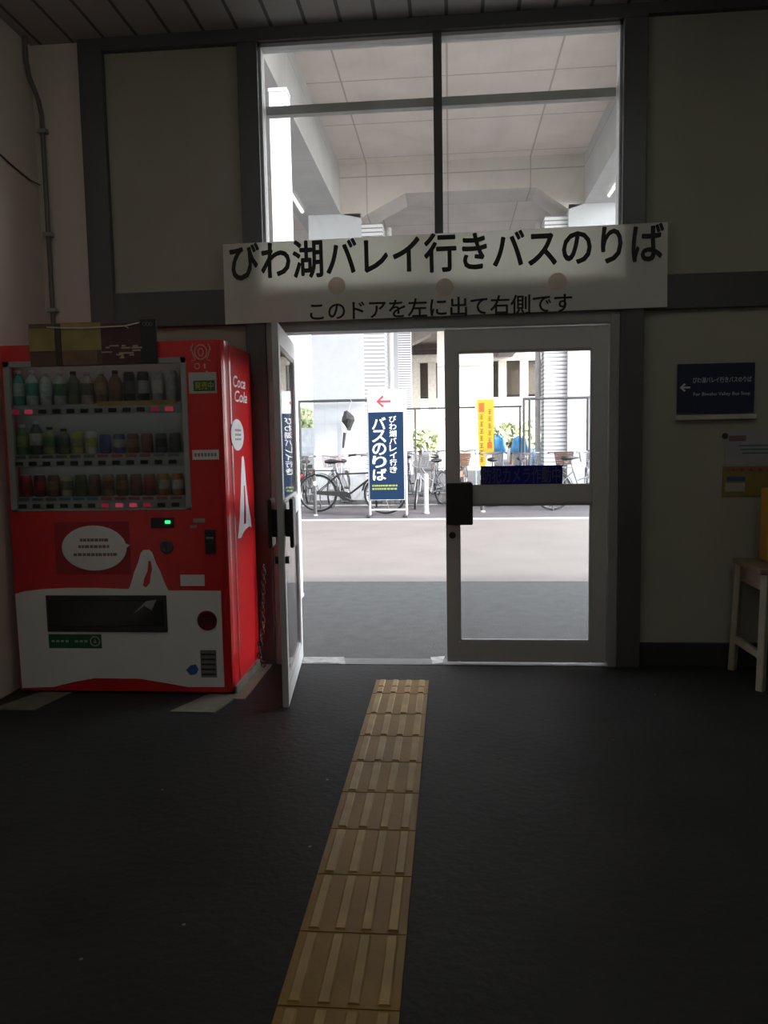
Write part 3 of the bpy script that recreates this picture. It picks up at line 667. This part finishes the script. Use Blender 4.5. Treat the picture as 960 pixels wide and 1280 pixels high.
r2 = [('bottle', 'green', 'lime', 'cap_w', 'green tea bottle with lime label'), ('bottle', 'dgreen', 'white', 'cap_w', 'dark green bottle with white label'), ('bottle', 'lime', 'green', 'cap_k', 'lime bottle with black cap'), ('bottle', 'olive', 'dgreen', 'cap_k', 'olive tea bottle with black cap'),
      ('can', 'yellow', 'lime', '', 'yellow can'), ('can', 'white', 'yellow', '', 'white can with yellow band'), ('can', 'blue', 'blue', '', 'blue can'), ('can', 'blue', 'silver', '', 'blue can with silver band'),
      ('can', 'rust', 'tan', '', 'rust red can with tan band'), ('can', 'rust', 'rust', '', 'plain rust red can'), ('can', 'slate', 'black', '', 'slate can with black band'), ('can', 'slate', 'slate', '', 'plain slate can')]
r3 = [('can', 'red', 'red', '', 'bright red can'), ('can', 'maroon', 'red', '', 'maroon can'), ('can', 'brown', 'tan', '', 'brown can with tan band'), ('can', 'cream', 'olive', '', 'cream can with olive band'), ('can', 'olive', 'dgreen', '', 'dark olive can'), ('can', 'brown', 'brown', '', 'plain brown can'),
      ('can', 'tan', 'brown', '', 'tan can with brown band'), ('can', 'brown', 'tan', '', 'small brown coffee can'), ('can', 'brown', 'rust', '', 'brown can with rust band'), ('can', 'rust', 'red', '', 'rust can with red band'), ('can', 'orange', 'cream', '', 'orange can with cream band'), ('can', 'orange', 'white', '', 'orange can with white band')]
rn = ['top', 'middle', 'bottom']
for r, lst in enumerate((r1, r2, r3)):
    for i, (kd, b_, l_, c_, lb) in enumerate(lst):
        x = DX[i]+.006*r; z0 = rows[r]+(.034 if r == 0 else .046)
        if r == 0: h = .19 if i < 2 else (.178 if kd == 'bottle' else .17)
        elif r == 1: h = (.165, .185, .15, .14)[i] if kd == 'bottle' else (.125 if i in (4, 5) else .108)
        else: h = .122
        wd = .068 if kd == 'bottle' else (.062 if r else .06)
        drink(kd, 'drink_bottle' if kd == 'bottle' else 'drink_can', x, z0, h, wd, C[b_], C[l_], capW if c_ == 'cap_w' else capK,
              lb + ', ' + ordn[i] + ' in the ' + rn[r] + ' row', 'bottle' if kd == 'bottle' else 'can')
# ================================================================== OUTSIDE
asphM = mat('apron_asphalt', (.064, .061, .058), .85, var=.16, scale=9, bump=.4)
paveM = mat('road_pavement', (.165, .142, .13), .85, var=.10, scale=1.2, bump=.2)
roadM = mat('parking_asphalt', (.075, .066, .070), .85, var=.15, scale=4, bump=.2)
kerbM = mat('kerb_concrete', (.42, .39, .36), .8)
Y1, Y2 = 2.75, 8.45
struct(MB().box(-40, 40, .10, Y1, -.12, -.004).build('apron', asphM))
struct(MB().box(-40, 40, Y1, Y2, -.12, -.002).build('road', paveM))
struct(MB().box(-40, 40, Y2, Y2+.16, -.12, .012, .01).build('kerb', kerbM))
struct(MB().box(-40, 40, Y2+.16, 90, -.12, 0).build('parking_ground', roadM))
lineM = mat('line_paint', (.40, .40, .40), .7)
m = MB()
for y in (11.4, 14.9): m.box(-30, 30, y, y+.22, -.001, .004)
struct(m.build('parking_lines', lineM))
# building wall above/outside (the station's own roof shades the apron)
roofM = mat('roof_sheet', (.35, .35, .35), .6)
struct(MB().box(XL-6, XR+10, -9.9, .12, 3.96, 4.05).build('roof', roofM))
m = MB(); m.box(XL-6, XL-.2, -.05, .12, 0, 3.96); m.box(XR+.2, XR+10, -.05, .12, 0, 3.96)
struct(m.build('station_outer_wall', sideM))
# ---- viaduct
ZS, ZG, ZBm, YP = 7.47, 6.42, 6.81, 12.97
struct(MB().box(-5.6, 6.2, .6, 66, ZS, ZS+.35).build('viaduct_slab', concM))
gM = joint_mat('girder_concrete', (.42, .415, .41), (.31, .305, .30), 2.4, 1.2, .85, .08, .012, axes='YZ')
struct(MB().box(-3.4, -2.4, .6, 66, ZG, ZS).build('viaduct_girder', gM))
struct(MB().box(2.95, 3.95, .6, 66, ZG, ZS).build('viaduct_girder', gM))
pierM = mat('pier_white', (.46, .475, .50), .75, var=.03)
def bent(y, dep, sides=(0, 1)):
    m = MB(); m.prism([(-2.4, ZS), (2.95, ZS), (2.95, ZG), (2.62, ZG-.1), (1.92, ZBm), (-.95, ZBm), (-1.95, ZG-.1), (-2.4, ZG)], 'Y', y, y+min(dep, 1.0)); struct(m.build('viaduct_cross_beam', beamM))
    for k, (a, b) in enumerate(((-3.13, -1.95), (2.62, 3.78))):
        if k not in sides: continue
        e = struct(empty('viaduct_pier', ((a+b)/2, y+dep/2, 0)))
        m = MB(); m.box(a, b, y, y+dep, 0, ZG); m.build('shaft', pierM, e)
        m = MB()
        if k == 0: m.box(b, b+.48, y+.12, y+.75, 0, ZG-.2)
        else: m.box(a-.50, a, y+.12, y+.75, 0, ZG-.2)
        m.build('ribbed_cladding', ribM, e)
bent(YP, 1.3); bent(25, 1.2, (0,)); bent(36, 1.2, ()); bent(49, 1.2, ())
# drain pipes beside the two near piers
for xx, lb in ((-1.36, 'pale drain pipe beside the ribbed part of the left viaduct pier'), (2.02, 'pale drain pipe beside the ribbed part of the right viaduct pier')):
    yy = YP+.5
    e = empty('drain_pipe', (xx, yy, 0), label=lb, cat='pipe')
    m = MB(); m.cyl((xx, yy, 0), (xx, yy, 6.2), .065); m.build('pipe', mat('pipe_grey', (.42, .41, .40), .6), e, smooth=40)
    m = MB()
    for z in (1.2, 3.0, 4.8): m.box(xx-.085, xx+.085, yy-.02, yy+.085, z, z+.05)
    m.build('clamp', greyP, e)
# white post outside the left of the upper window
pc = P(352, 220, 6.6); pz = P(352, 119, 6.6).z
e = empty('canopy_post', (pc.x, pc.y, 0), label='white square post outside behind the left window pane', cat='post')
m = MB(); m.box(pc.x-.072, pc.x+.072, pc.y-.07, pc.y+.07, .02, pz); m.build('shaft', whiteW, e)
m = MB(); m.box(pc.x-.078, pc.x+.078, pc.y-.078, pc.y+.078, 0, .03); m.build('base', kerbM, e)
m = MB(); m.box(pc.x-.078, pc.x+.078, pc.y-.076, pc.y+.076, pz, pz+.03); m.build('cap', greyP, e)
# far structures: dark abutment bridge, cream wall, pale house, hedge
cr_ = mat('cream_wall', (.80, .76, .68), .8)
m = MB(); a = P(548, 590, 33); b = P(617, 590, 33)
m.box(a.x, b.x, a.y, a.y+.8, 0, ZS); struct(m.build('viaduct_middle_wall', joint_mat('cream_block_wall', (.80, .76, .68), (.55, .5, .45), 30, 2.2, .8, .04, .05, axes='XZ')))
dk = mat('dark_bridge', (.10, .085, .065), .8)
e = struct(empty('far_bridge', (1.5, 52, 0)))
a = P(500, 455, 50); b = P(690, 492, 50)
m = MB(); m.box(a.x, b.x, a.y, a.y+3, b.z, a.z); m.build('span', dk, e)
for px in (520, 540, 628, 655):
    q = P(px, 470, 49.2); m = MB(); m.box(q.x-.25, q.x+.25, q.y-.1, q.y+.35, 0, a.z); m.build('column', mat('pale_column', (.62, .57, .5), .8), e)
m = MB(); m.box(a.x, b.x, a.y-.4, a.y+3, a.z, a.z+.5); m.build('parapet', cr_, e)
leafM = mat('leaves', (.50, .55, .32), .8, var=.5, scale=8)
def shrub(name, c, rx, ry, rz, lb, seed):
    random.seed(seed); o = empty(name, (c.x, c.y, 0), label=lb, cat='shrub')
    m = MB()
    for k in range(420):
        u_, v_ = random.uniform(0, 2*PI), random.uniform(-.35, 1)
        rr = random.uniform(.7, 1.0); s0 = math.sqrt(max(0, 1-v_*v_))
        p = Vector((c.x+rx*rr*s0*math.cos(u_), c.y+ry*rr*s0*math.sin(u_), c.z+rz*rr*v_))
        d1 = Vector((random.uniform(-1, 1), random.uniform(-1, 1), random.uniform(-1, 1))).normalized(); d2 = d1.orthogonal().normalized(); L = rx*.16
        vs = [m.bm.verts.new(p+d1*L), m.bm.verts.new(p+d2*L*.6), m.bm.verts.new(p-d1*L), m.bm.verts.new(p-d2*L*.6)]
        m.bm.faces.new(vs)
    m.build('foliage', leafM, o)
    m = MB(); m.cyl((c.x, c.y, 0), (c.x, c.y, c.z), .12, .06, 8); m.build('stem', mat('bark', (.18, .13, .09), .8), o)
shrub('shrub', Vector((P(640, 530, 40).x, 35.4, 1.2)), 1.5, 1.0, 1.0, 'light green shrub under the viaduct behind the blue covers', 1)
shrub('shrub', Vector((P(675, 530, 42).x, 37.4, 1.3)), 1.5, 1.0, 1.2, 'yellowish green shrub by the right viaduct pier', 2)
shrub('shrub', Vector((P(380, 500, 34).x, 29.4, 1.8)), 1.3, 1.0, 1.0, 'pale green shrub far left beyond the left viaduct pier', 3)
shrub('shrub', Vector((P(525, 530, 44).x, 39.4, 1.1)), 2.0, 1.0, .75, 'low green shrub far behind between banner and door', 4)
# pale van far left, seen only as a sliver
e = empty('parked_van', (-5.6, 24, 0), label='grey parked van far left beside the viaduct pier', cat='van')
vanM = mat('van_grey', (.30, .31, .32), .4)
m = MB(); m.prism([(22.2, .35), (22.2, 1.0), (22.7, 1.15), (23.1, 1.85), (26.3, 1.9), (26.4, .35)], 'X', -6.4, -4.75); m.build('body', vanM, e, bev=.05)
m = MB(); m.prism([(22.86, 1.2), (23.2, 1.75), (24.4, 1.78), (24.4, 1.2)], 'X', -4.76, -4.735); m.prism([(24.55, 1.2), (24.55, 1.78), (26.1, 1.78), (26.1, 1.2)], 'X', -4.76, -4.735); m.build('side_window', darkP, e)
for y in (23.0, 25.5):
    for xx in (-6.32, -4.83):
        m = MB(); m.lathe([(.28, -.09), (.33, -.07), (.33, .07), (.28, .09)], (xx, y, .33), 20, 'X'); m.build('wheel', rubberM, e)
m = MB(); m.box(-6.3, -4.85, 22.16, 22.22, .4, .55); m.build('bumper', darkP, e)
# ---- fences
railM = mat('fence_steel', (.065, .065, .066), .5, metal=.1)
wireM = mat('fence_wire', (.26, .26, .26), .5, metal=.2)
def fence(px0, px1, py0, py1, D, lb, posts, vstep=.25, wire=.004, pr_=.028, hs=(.35, .7, 1.05, 1.4, 1.75)):
    a, b = P(px0, py0, D), P(px1, py1, D); z = (a.z+b.z)/2
    e = empty('wire_fence', ((a.x+b.x)/2, a.y, 0), label=lb, cat='fence')
    m = MB(); m.cyl((a.x, a.y, z), (b.x, a.y, z), pr_); m.build('top_rail', railM, e, smooth=40)
    for px in posts:
        q = P(px, py0, D); m = MB(); m.cyl((q.x, a.y, 0), (q.x, a.y, z+.02), pr_); m.build('post', railM, e, smooth=40)
    m = MB(); x = a.x
    while x < b.x: m.bar((x, a.y, .1), (x, a.y, z), wire); x += vstep
    for h in hs: m.bar((a.x, a.y, h), (b.x, a.y, h), wire)
    m.build('mesh', wireM, e)
    return e, a, b, z
fence(372, 463, 502, 500, 17.25, 'wire fence with dark top rail behind the black bicycle', (374, 462), .3, .003, .03)
fence(655, 800, 497, 497, 17.25, 'wire gate with dark tube frame behind the blue notice', (655, 662, 735, 798), .35, .003, .03)
fence(506, 652, 511, 508, 18.5, 'pale wire fence in the middle behind the parked bicycles', (519, 562, 604, 650), .22, .003, .02)
# umbrella hanging on the left fence
um = P(434, 530, 17.05)
e = empty('umbrella', (um.x, um.y, 0), label='black folded umbrella hanging from the fence above the bicycle', cat='umbrella')
uc = mat('umbrella_cloth', (.03, .03, .03), .8)
m = MB(); top = P(437, 513, 17.05); mid = P(434, 535, 17.05); mm_ = P(431, 541, 17.05); bot = P(429, 560, 17.05)
m.lathe([(.02, 0), (.10, .08), (.155, .2), (.13, .28), (.05, .38)], (mid.x+.02, mid.y, mid.z-.03), 8)
random.seed(2)
for v in m.bm.verts: v.co += Vector((random.uniform(-.03, .03), random.uniform(-.02, .02), random.uniform(-.04, .04)))
m.build('canopy', uc, e)
m = MB(); m.cyl(mm_, bot, .035, .022, 8); m.build('wrapped_tip', uc, e)
rl = P(438, 501, 17.05)
m = MB(); m.tube([(rl.x, um.y, rl.z+.03), (rl.x+.03, um.y, rl.z-.02), (top.x+.01, um.y, (rl.z+top.z)/2), (mid.x+.02, um.y, mid.z+.33)], .008, 6); m.tube([tuple(mid), tuple(mm_)], .012, 6); m.build('shaft', mat('umbrella_shaft', (.5, .5, .5), .4), e)
# ---- bus stop banner stand
DB = 13.75
e0 = P(461, 560, DB); e1_ = P(505, 560, DB)
bx0, bx1 = e0.x, e1_.x
zt, zn, zb = P(483, 487, DB).z, P(483, 515, DB).z, P(483, 625, DB).z
yb_ = e0.y
bs = empty('banner_stand', ((bx0+bx1)/2, yb_, 0), label='navy bus stop banner stand with red left arrow in front of black bicycle', cat='sign')
navy = mat('banner_navy', (.006, .021, .056), .7, var=.06, spec=.15)
m = MB(); m.box(bx0, bx1, yb_-.012, yb_+.012, zb, zt, .003); m.build('panel', whiteW, bs)
m = MB(); m.box(bx0+.004, bx1-.004, yb_-.015, yb_-.012, zb+.01, zn); m.build('navy_field', navy, bs)
m = MB(); arrow_left(m, bx0+.15, yb_-.013, (zt+zn)/2-.01, .26, .16); m.build('arrow', mat('arrow_red', (.85, .03, .05), .5), bs, label='red arrow pointing left')
bw_ = mat('banner_white', (.85, .85, .85), .6)
m = MB(); cz = P(480, 521, DB).z; step = (P(480, 521, DB).z-P(480, 601, DB).z)/5
for k, ch_ in enumerate('バスのりば'):
    put_text(m, ch_, (bx0+.07, yb_-.0155, cz-step*(k+1)+.012), X, Z, .24, step-.024, .017, 0, 0)
o_ = m.build('lettering', bw_, bs)
m = MB(); step = (P(480, 520, DB).z-P(480, 592, DB).z)/8
for k, ch_ in enumerate('びわ湖バレイ行き'):
    put_text(m, ch_, (bx0+.375, yb_-.0155, cz+.02-step*(k+1)+.008), X, Z, .125, step-.016, .010, 0, 0)
o_ = m.build('lettering', bw_, bs)
m = MB(); random.seed(4)
for zz in (P(480, 607, DB).z, P(480, 611, DB).z):
    x = bx0+.05
    while x < bx1-.14: w_ = random.uniform(.03, .07); m.box(x, x+w_*.8, yb_-.017, yb_-.0145, zz-.016, zz+.016); x += w_
m.build('small_print', mat('banner_olive', (.22, .26, .06), .6), bs)
for xx in (bx0-.0, bx1+.03):
    m = MB(); m.cyl((xx, yb_+.02, 0), (xx, yb_+.02, zt), .022); m.build('post', mat('post_grey', (.50, .48, .48), .5), bs, smooth=40)
m = MB(); m.bar((bx0, yb_+.02, .12), (bx1+.03, yb_+.02, .12), .03); m.build('cross_bar', MATS['post_grey'], bs)
for xx in (bx0-.0, bx1+.03):
    m = MB(); m.bar((xx, yb_-.28, .015), (xx, yb_+.32, .015), .05, .03); m.build('foot', darkP, bs)
# ---- bollards
def bollard(px, py0, py1, D, wd, lb, m_):
    q = P(px, py1, D); h = P(px, py0, D).z; e = empty('bollard', (q.x, q.y, 0), label=lb, cat='bollard')
    m = MB(); m.lathe([(wd/2, 0), (wd/2, h-.05), (wd*.42, h-.01), (wd*.2, h)], (q.x, q.y, 0), 16); m.build('post', m_, e, smooth=40)
    m = MB(); m.lathe([(wd*.7, 0), (wd*.7, .02), (wd*.5, .03)], (q.x, q.y, 0), 16); m.build('base', kerbM, e)
    m = MB(); m.lathe([(wd*.51, h*.75), (wd*.515, h*.76), (wd*.515, h*.84), (wd*.51, h*.85)], (q.x, q.y, 0), 16); m.build('reflective_band', whiteW, e)
bollard(533, 592, 641, 14.2, .085, 'white bollard on the kerb just right of the navy banner', whiteW)
bollard(603, 586, 637, 14.4, .075, 'dark grey bollard at the left edge of the blue notice', railM)
bollard(394.5, 594, 642, 13.95, .06, 'thin dark post in front of the black bicycle rear wheel', railM)
# ---- yellow notice banner
DY = 18.1
a = P(597, 500, DY); b = P(617.5, 583, DY); x0, x1, zt, zb, yy = a.x, b.x, a.z, b.z, a.y
e = empty('notice_banner', ((x0+x1)/2, yy, 0), label='tall yellow notice banner with red marks behind the parked bicycles', cat='banner')
m = MB(); m.prism([(x0-.02, zt), (x1, zt+.02), (x1, zb+.35), (x1-.17, zb+.25), (x1-.2, zb), (x0+.03, zb-.02)], 'Y', yy-.006, yy); m.build('cloth', sheet_mat('banner_yellow', (.66, .48, .03), .3, .04), e)
m = MB(); m.box(x0+.03, x0+.15, yy-.009, yy-.006, zt-.28, zt-.07); m.box(x1-.15, x1-.04, yy-.009, yy-.006, zb+.42, zb+.56); m.build('red_marks', mat('mark_orange', (.60, .10, .01), .6), e)
m = MB(); random.seed(9)
for cx_ in (x0+.09, x1-.095):
    z = zt-.34 if cx_ < x0+.12 else zt-.22
    while z > zb+.12+(0 if cx_ < x0+.12 else .5):
        for k in range(3): m.box(cx_-.05+random.uniform(0, .02), cx_+.05-random.uniform(0, .02), yy-.009, yy-.006, z-.045*k-.014, z-.045*k)
        m.box(cx_-.01, cx_+.008, yy-.009, yy-.006, z-.11, z); z -= .165
m.build('dark_marks', mat('mark_amber', (.22, .10, .01), .6), e)
m = MB(); m.cyl((x0-.045, yy, 0), (x0-.045, yy, zt+.06), .016); m.build('pole', mat('pole_aqua', (.45, .75, .72), .5), e, smooth=40)
m = MB(); m.cyl((x0-.05, yy, zt+.01), (x1+.02, yy, zt+.01), .010); m.build('cross_rod', whiteW, e)
# ---- bicycles
spokeM = mat('spoke_steel', (.22, .22, .22), .4, metal=.4); chromeM = mat('chrome', (.24, .24, .25), .35, metal=.7)
def make_bike(fc, lb, basket=None, rack=True, scale=1.0, saddle_col=(.02, .02, .02), steer=0.0, spokes=20, chaincase=True, cover=None, guardcol=None):
    fm = mat('bike_'+'_'.join('%02d' % int(c*99) for c in fc), fc, .35, var=.05)
    sm = mat('saddle_'+'_'.join('%02d' % int(c*99) for c in saddle_col), saddle_col, .5)
    gm = guardcol or fm
    o = empty('bicycle', (0, 0, 0), label=lb, cat='bicycle'); o.scale = (scale,)*3
    R = .335; xr, xf = -.54, .56
    def V(x, y, z): return Vector((x, y, z))
    hd0, hd1 = V(.40, 0, .62), V(.34, 0, .86)     # head tube
    bb = V(-.06, 0, .28); sc_ = V(-.20, 0, .70)
    ax_ = V(xf, 0, R)
    rotp = hd0; dirp = (hd1-hd0).normalized(); RM = Matrix.Translation(rotp) @ Matrix.Rotation(steer, 4, dirp) @ Matrix.Translation(-rotp)
    B = lambda mb, nm, m_, par=o, front=False, sm_=50: ([setattr(v, 'co', RM @ v.co) for v in mb.bm.verts] if front and steer else None, mb.build(nm, m_, par, world=False, smooth=sm_))[1]
    for cx_, fr in ((xr, False), (xf, True)):
        m = MB(); m.torus((cx_, 0, R), R-.018, .018, 'Y', 32, 8); wh = B(m, 'wheel', rubberM, o, fr)
        m = MB(); m.torus((cx_, 0, R), R-.038, .010, 'Y', 32, 6); B(m, 'rim', chromeM, wh, fr)
        m = MB()
        for k in range(spokes):
            a_ = 2*PI*k/spokes; m.cyl((cx_, .02*(-1)**k, R), (cx_+math.cos(a_)*(R-.04), 0, R+math.sin(a_)*(R-.04)), .0016, None, 4)
        B(m, 'spokes', spokeM, wh, fr)
        m = MB(); m.cyl((cx_, -.045, R), (cx_, .045, R), .022, None, 10); B(m, 'hub', chromeM, wh, fr)
        m = MB(); g0, g1 = (PI*.02, PI*.85) if not fr else (PI*.25, PI*.95)
        if not fr: g0, g1 = PI*.10, PI*.98
        m_pts = [(cx_+math.cos(g0+(g1-g0)*k/16)*(R+.022), 0, R+math.sin(g0+(g1-g0)*k/16)*(R+.022)) for k in range(17)]
        for (p, q) in zip(m_pts, m_pts[1:]): m.bar(p, q, .055, .006)
        B(m, 'mudguard', gm, o, fr)
    m = MB()
    m.tube([hd0, hd1], .020); m.tube([hd0+V(-.01, 0, .03), bb], .017); m.tube([hd1+V(0.01, 0, -.05), V(.05, 0, .56), V(-.135, 0, .50)], .015) if basket else m.tube([hd1+V(.045, 0, -.165), sc_+V(.01, 0, -.03)], .014)
    m.tube([bb, sc_], .016)
    for s1 in (-.05, .05): m.tube([bb+V(0, s1*.6, 0), V(xr, s1, R)], .010); m.tube([sc_+V(0, s1*.4, -.05), V(xr, s1, R)], .008)
    B(m, 'frame', fm)
    m = MB()
    for s1 in (-.05, .05): m.tube([hd0+V(0, s1*.6, -.01), V(.47, s1, .48), V(xf, s1, R)], .011)
    B(m, 'fork', fm, o, True)
    m = MB(); top = hd1+V(-.015, 0, .12); m.tube([hd1, top], .013)
    pts = [top+V(-.20, -.27, .02), top+V(-.08, -.26, .03), top+V(.03, -.14, .03), top, top+V(.03, .14, .03), top+V(-.08, .26, .03), top+V(-.20, .27, .02)]
    m.tube(pts, .011); hb = B(m, 'handlebar', chromeM, o, True)
    for i_, j_ in ((0, 1), (6, 5)):
        m = MB(); m.tube([pts[i_], pts[i_].lerp(pts[j_], .9)], .017); B(m, 'grip', rubberM, hb, True)
    m = MB(); m.tube([sc_, sc_+V(-.035, 0, .16)], .012); B(m, 'seat_post', chromeM)
    m = MB(); c = sc_+V(-.05, 0, .19)
    m.lathe([(.02, -.15), (.085, -.12), (.105, -.05), (.07, .04), (.035, .13), (.015, .16)], (0, 0, 0), 14, 'X')
    for v in m.bm.verts: v.co = Vector((v.co.x+c.x, v.co.y, c.z+v.co.z*.42))
    sd_ = B(m, 'saddle', sm)
    m = MB()
    for s1 in (-.04, .04): m.torus((c.x-.06, s1, c.z-.06), .022, .005, 'Y', 12, 5)
    B(m, 'saddle_spring', chromeM, sd_)
    m = MB(); m.lathe([(.001, -.05), (.085, -.05), (.088, -.046), (.085, -.042), (.001, -.042)], bb, 20, 'Y'); ck = B(m, 'chainring', chromeM)
    m = MB(); m.tube([bb+V(0, -.055, 0), bb+V(.15, -.065, -.06)], .009); m.tube([bb+V(0, .055, 0), bb+V(-.15, .065, .06)], .009); B(m, 'crank', chromeM, ck)
    for q in (bb+V(.15, -.11, -.06), bb+V(-.15, .11, .06)):
        m = MB(); m.box(q.x-.045, q.x+.045, q.y-.045, q.y+.045, q.z-.012, q.z+.012, .004); B(m, 'pedal', rubberM, ck)
    if chaincase:
        m = MB(); m.prism([(bb.x+.10, .26), (bb.x+.09, .35), (bb.x+.02, .372), (xr-.03, .375), (xr-.06, .345), (xr-.03, .315), (bb.x-.10, .285), (bb.x-.02, .215), (bb.x+.08, .22)], 'Y', -.064, -.052); B(m, 'chain_case', gm, o, sm_=None)
    if rack:
        m = MB()
        for s1 in (-.06, 0, .06): m.tube([V(-.22, s1, .73), V(-.80, s1, .73)], .007)
        for xx in (-.35, -.55, -.78): m.tube([V(xx, -.06, .73), V(xx, .06, .73)], .006)
        for s1 in (-.06, .06): m.tube([V(-.66, s1, .73), V(xr, s1, R)], .006)
        B(m, 'rear_rack', fm if fc[0] < .3 else chromeM)
    m = MB(); m.tube([V(xr, -.075, R), V(xr-.02, -.13, .0)], .009); m.tube([V(xr, .075, R), V(xr-.02, .13, .0)], .009); m.tube([V(xr-.02, -.13, .008), V(xr-.02, .13, .008)], .009); B(m, 'kickstand', railM)
    if basket:
        m = MB(); bx_, bz = .50, .80
        def rect(z, k): return [V(bx_-.11*k, -.17*k, z), V(bx_+.15*k, -.17*k, z), V(bx_+.15*k, .17*k, z), V(bx_-.11*k, .17*k, z)]
        wick = .03 if basket[0] > 1.6*basket[1] else 0
        for t in range(6):
            z = bz+t*.042; k = .8+.2*t/5; q = rect(z, k)
            for i_ in range(4): m.bar(q[i_], q[(i_+1) % 4], .010 if t in (0, 5) else .006, wick or None)
        lo, hi = rect(bz, .8), rect(bz+.21, 1.0)
        for i_ in range(4):
            for t in range(6): m.bar(lo[i_].lerp(lo[(i_+1) % 4], t/6), hi[i_].lerp(hi[(i_+1) % 4], t/6), .006)
        for t in range(1, 6): m.bar(lo[0].lerp(lo[1], t/6), lo[3].lerp(lo[2], t/6), .006)
        bm_ = mat('basket_'+'_'.join('%02d' % int(c_*99) for c_ in basket), basket, .6)
        B(m, 'basket', bm_, o, True, None)
        m = MB(); m.lathe([(.035, 0), (.038, .01), (.02, .06)], hd0+V(.07, 0, .10), 12, 'X'); B(m, 'headlamp', chromeM, o, True)
    m = MB(); m.box(-.83, -.80, -.03, .03, .60, .66, .006); B(m, 'rear_reflector', mat('reflector_red', (.5, .02, .02), .3))
    return o
def set_bike(o, px, D, ang_, lab=None):
    q = P(px, 620, D); o.location = (q.x, q.y, 0); o.rotation_euler = (0, 0, math.radians(ang_))
    if lab: o['label'] = lab
# the black bicycle parked side-on: wheel centres seen at (397,613) and (482,612)
K = (.03, .028, .03)
b0 = make_bike(K, 'black bicycle parked side-on behind the navy banner', None, True, 1.1, spokes=24)
ra, fa = P(397, 613, 14.75), P(481, 612, 14.2)
d_ = fa-ra; b0.rotation_euler = (0, 0, math.atan2(d_.y, d_.x)); k_ = math.hypot(d_.x, d_.y)/1.10; b0.scale = (k_, 1.08, 1.10); b0.location = (ra.x+d_.x*.54/1.10, ra.y+d_.y*.54/1.10, 0)
silver, white_, navy_ = (.20, .20, .21), (.42, .42, .43), (.02, .025, .06)
spec = [
 (silver, dict(basket=(.30, .24, .25)), 424, 16.15, -96, 'silver bicycle with white basket in front of the left viaduct pier'),
 (K, dict(basket=(.06, .06, .06)), 380, 16.15, -88, 'dark bicycle at the left edge of the doorway view'),
 ((.36, .30, .06), dict(basket=(.28, .26, .2)), 470, 16.15, -84, 'yellowish bicycle half hidden by the navy banner'),
 (silver, dict(basket=(.18, .18, .19), steer=.5), 537, 15.6, -118, 'silver bicycle right of the navy banner with its wheel turned'),
 ((.30, .2, .15), dict(basket=(.17, .085, .05)), 578, 16.15, -92, 'brown bicycle with wicker basket left of the yellow banner'),
 (white_, dict(basket=(.24, .2, .19)), 616, 16.15, 86, 'white bicycle in front of the yellow banner'),
 (navy_, dict(basket=(.11, .11, .12)), 655, 16.15, -86, 'navy bicycle by the gate post'),
 (K, dict(basket=(.085, .04, .028)), 702, 16.15, -94, 'black bicycle with brown basket beside the right viaduct pier'),
 (white_, dict(basket=(.3, .3, .32)), 739, 16.15, 88, 'white bicycle at the right edge of the closed leaf glass'),
 (K, dict(basket=(.10, .09, .09)), 500, 16.9, 96, 'black bicycle close behind the right edge of the navy banner'),
 (silver, dict(basket=(.22, .17, .14)), 580, 20.2, 84, 'silver bicycle far back left of the yellow banner'),
 ((.16, .22, .34), dict(basket=(.15, .15, .16)), 478, 20.4, 95, 'blue bicycle far back behind the navy banner'),
 (navy_, dict(basket=(.14, .14, .14)), 510, 19.8, 92, 'navy bicycle far back between banner and bollard'),
 (white_, dict(basket=(.25, .25, .25)), 545, 19.8, 88, 'white bicycle far back behind the wire fence'),
]
for fc, kw, px, D, an, lb in spec:
    set_bike(make_bike(fc, lb, scale=1.05, spokes=16, **kw), px, D, an)
bR = make_bike(silver, 'silver bicycle low behind the middle rail of the closed leaf', (.5, .5, .5), True, 1.1, spokes=16)
q = P(690, 620, 14.7); bR.location = (q.x+.6, q.y, 0); bR.rotation_euler = (0, 0, math.radians(4))
# ---- blue covers draped over parked things
tarpM = mat('blue_tarp', (.10, .42, .85), .45, var=.2, scale=5)
def tarp(px, py0, py1, D, wd, lb, seed):
    top = P(px, py0, D); z1 = top.z; zb = P(px, py1, D).z
    random.seed(seed); e = empty('blue_cover', (top.x, top.y, 0), label=lb, cat='cover')
    m = MB(); nx, ny = 14, 10; g = []
    for i in range(nx+1):
        row = []
        for j in range(ny+1):
            u_ = i/nx*2-1; v_ = j/ny*2-1
            d = max(abs(u_), abs(v_)); z = z1-(z1-zb)*max(0, (d-.55)/.45)**1.6 + .05*math.sin(5*u_+seed)*math.cos(4*v_) + random.uniform(-.025, .025)
            row.append(m.bm.verts.new((top.x+u_*wd/2*(1+.1*math.sin(3*v_+seed)), top.y+v_*.35, z)))
        g.append(row)
    for i in range(nx):
        for j in range(ny): m.bm.faces.new((g[i][j], g[i+1][j], g[i+1][j+1], g[i][j+1]))
    o = m.build('sheet', tarpM, e, smooth=60); md = o.modifiers.new('s', 'SOLIDIFY'); md.thickness = .006
    # the covered parcel carrier under it
    m = MB(); m.box(top.x-wd*.33, top.x+wd*.33, top.y-.22, top.y+.22, .55, z1-.06, .02); m.build('covered_crate', mat('crate_grey', (.45, .45, .5), .6), e)
    m = MB()
    for sx1 in (-.3, .3):
        for sy1 in (-.18, .18): m.cyl((top.x+wd*sx1, top.y+sy1, 0), (top.x+wd*sx1, top.y+sy1, .56), .015)
    m.build('carrier_leg', railM, e)
tarp(622, 546, 566, 19.9, .42, 'blue cover on the left beside the yellow banner', 1)
tarp(649, 548, 566, 19.0, .40, 'turquoise blue cover left of the gate post', 2)
tarp(673, 562, 588, 19.9, .40, 'blue cover lying lower to the right of the gate post', 3)
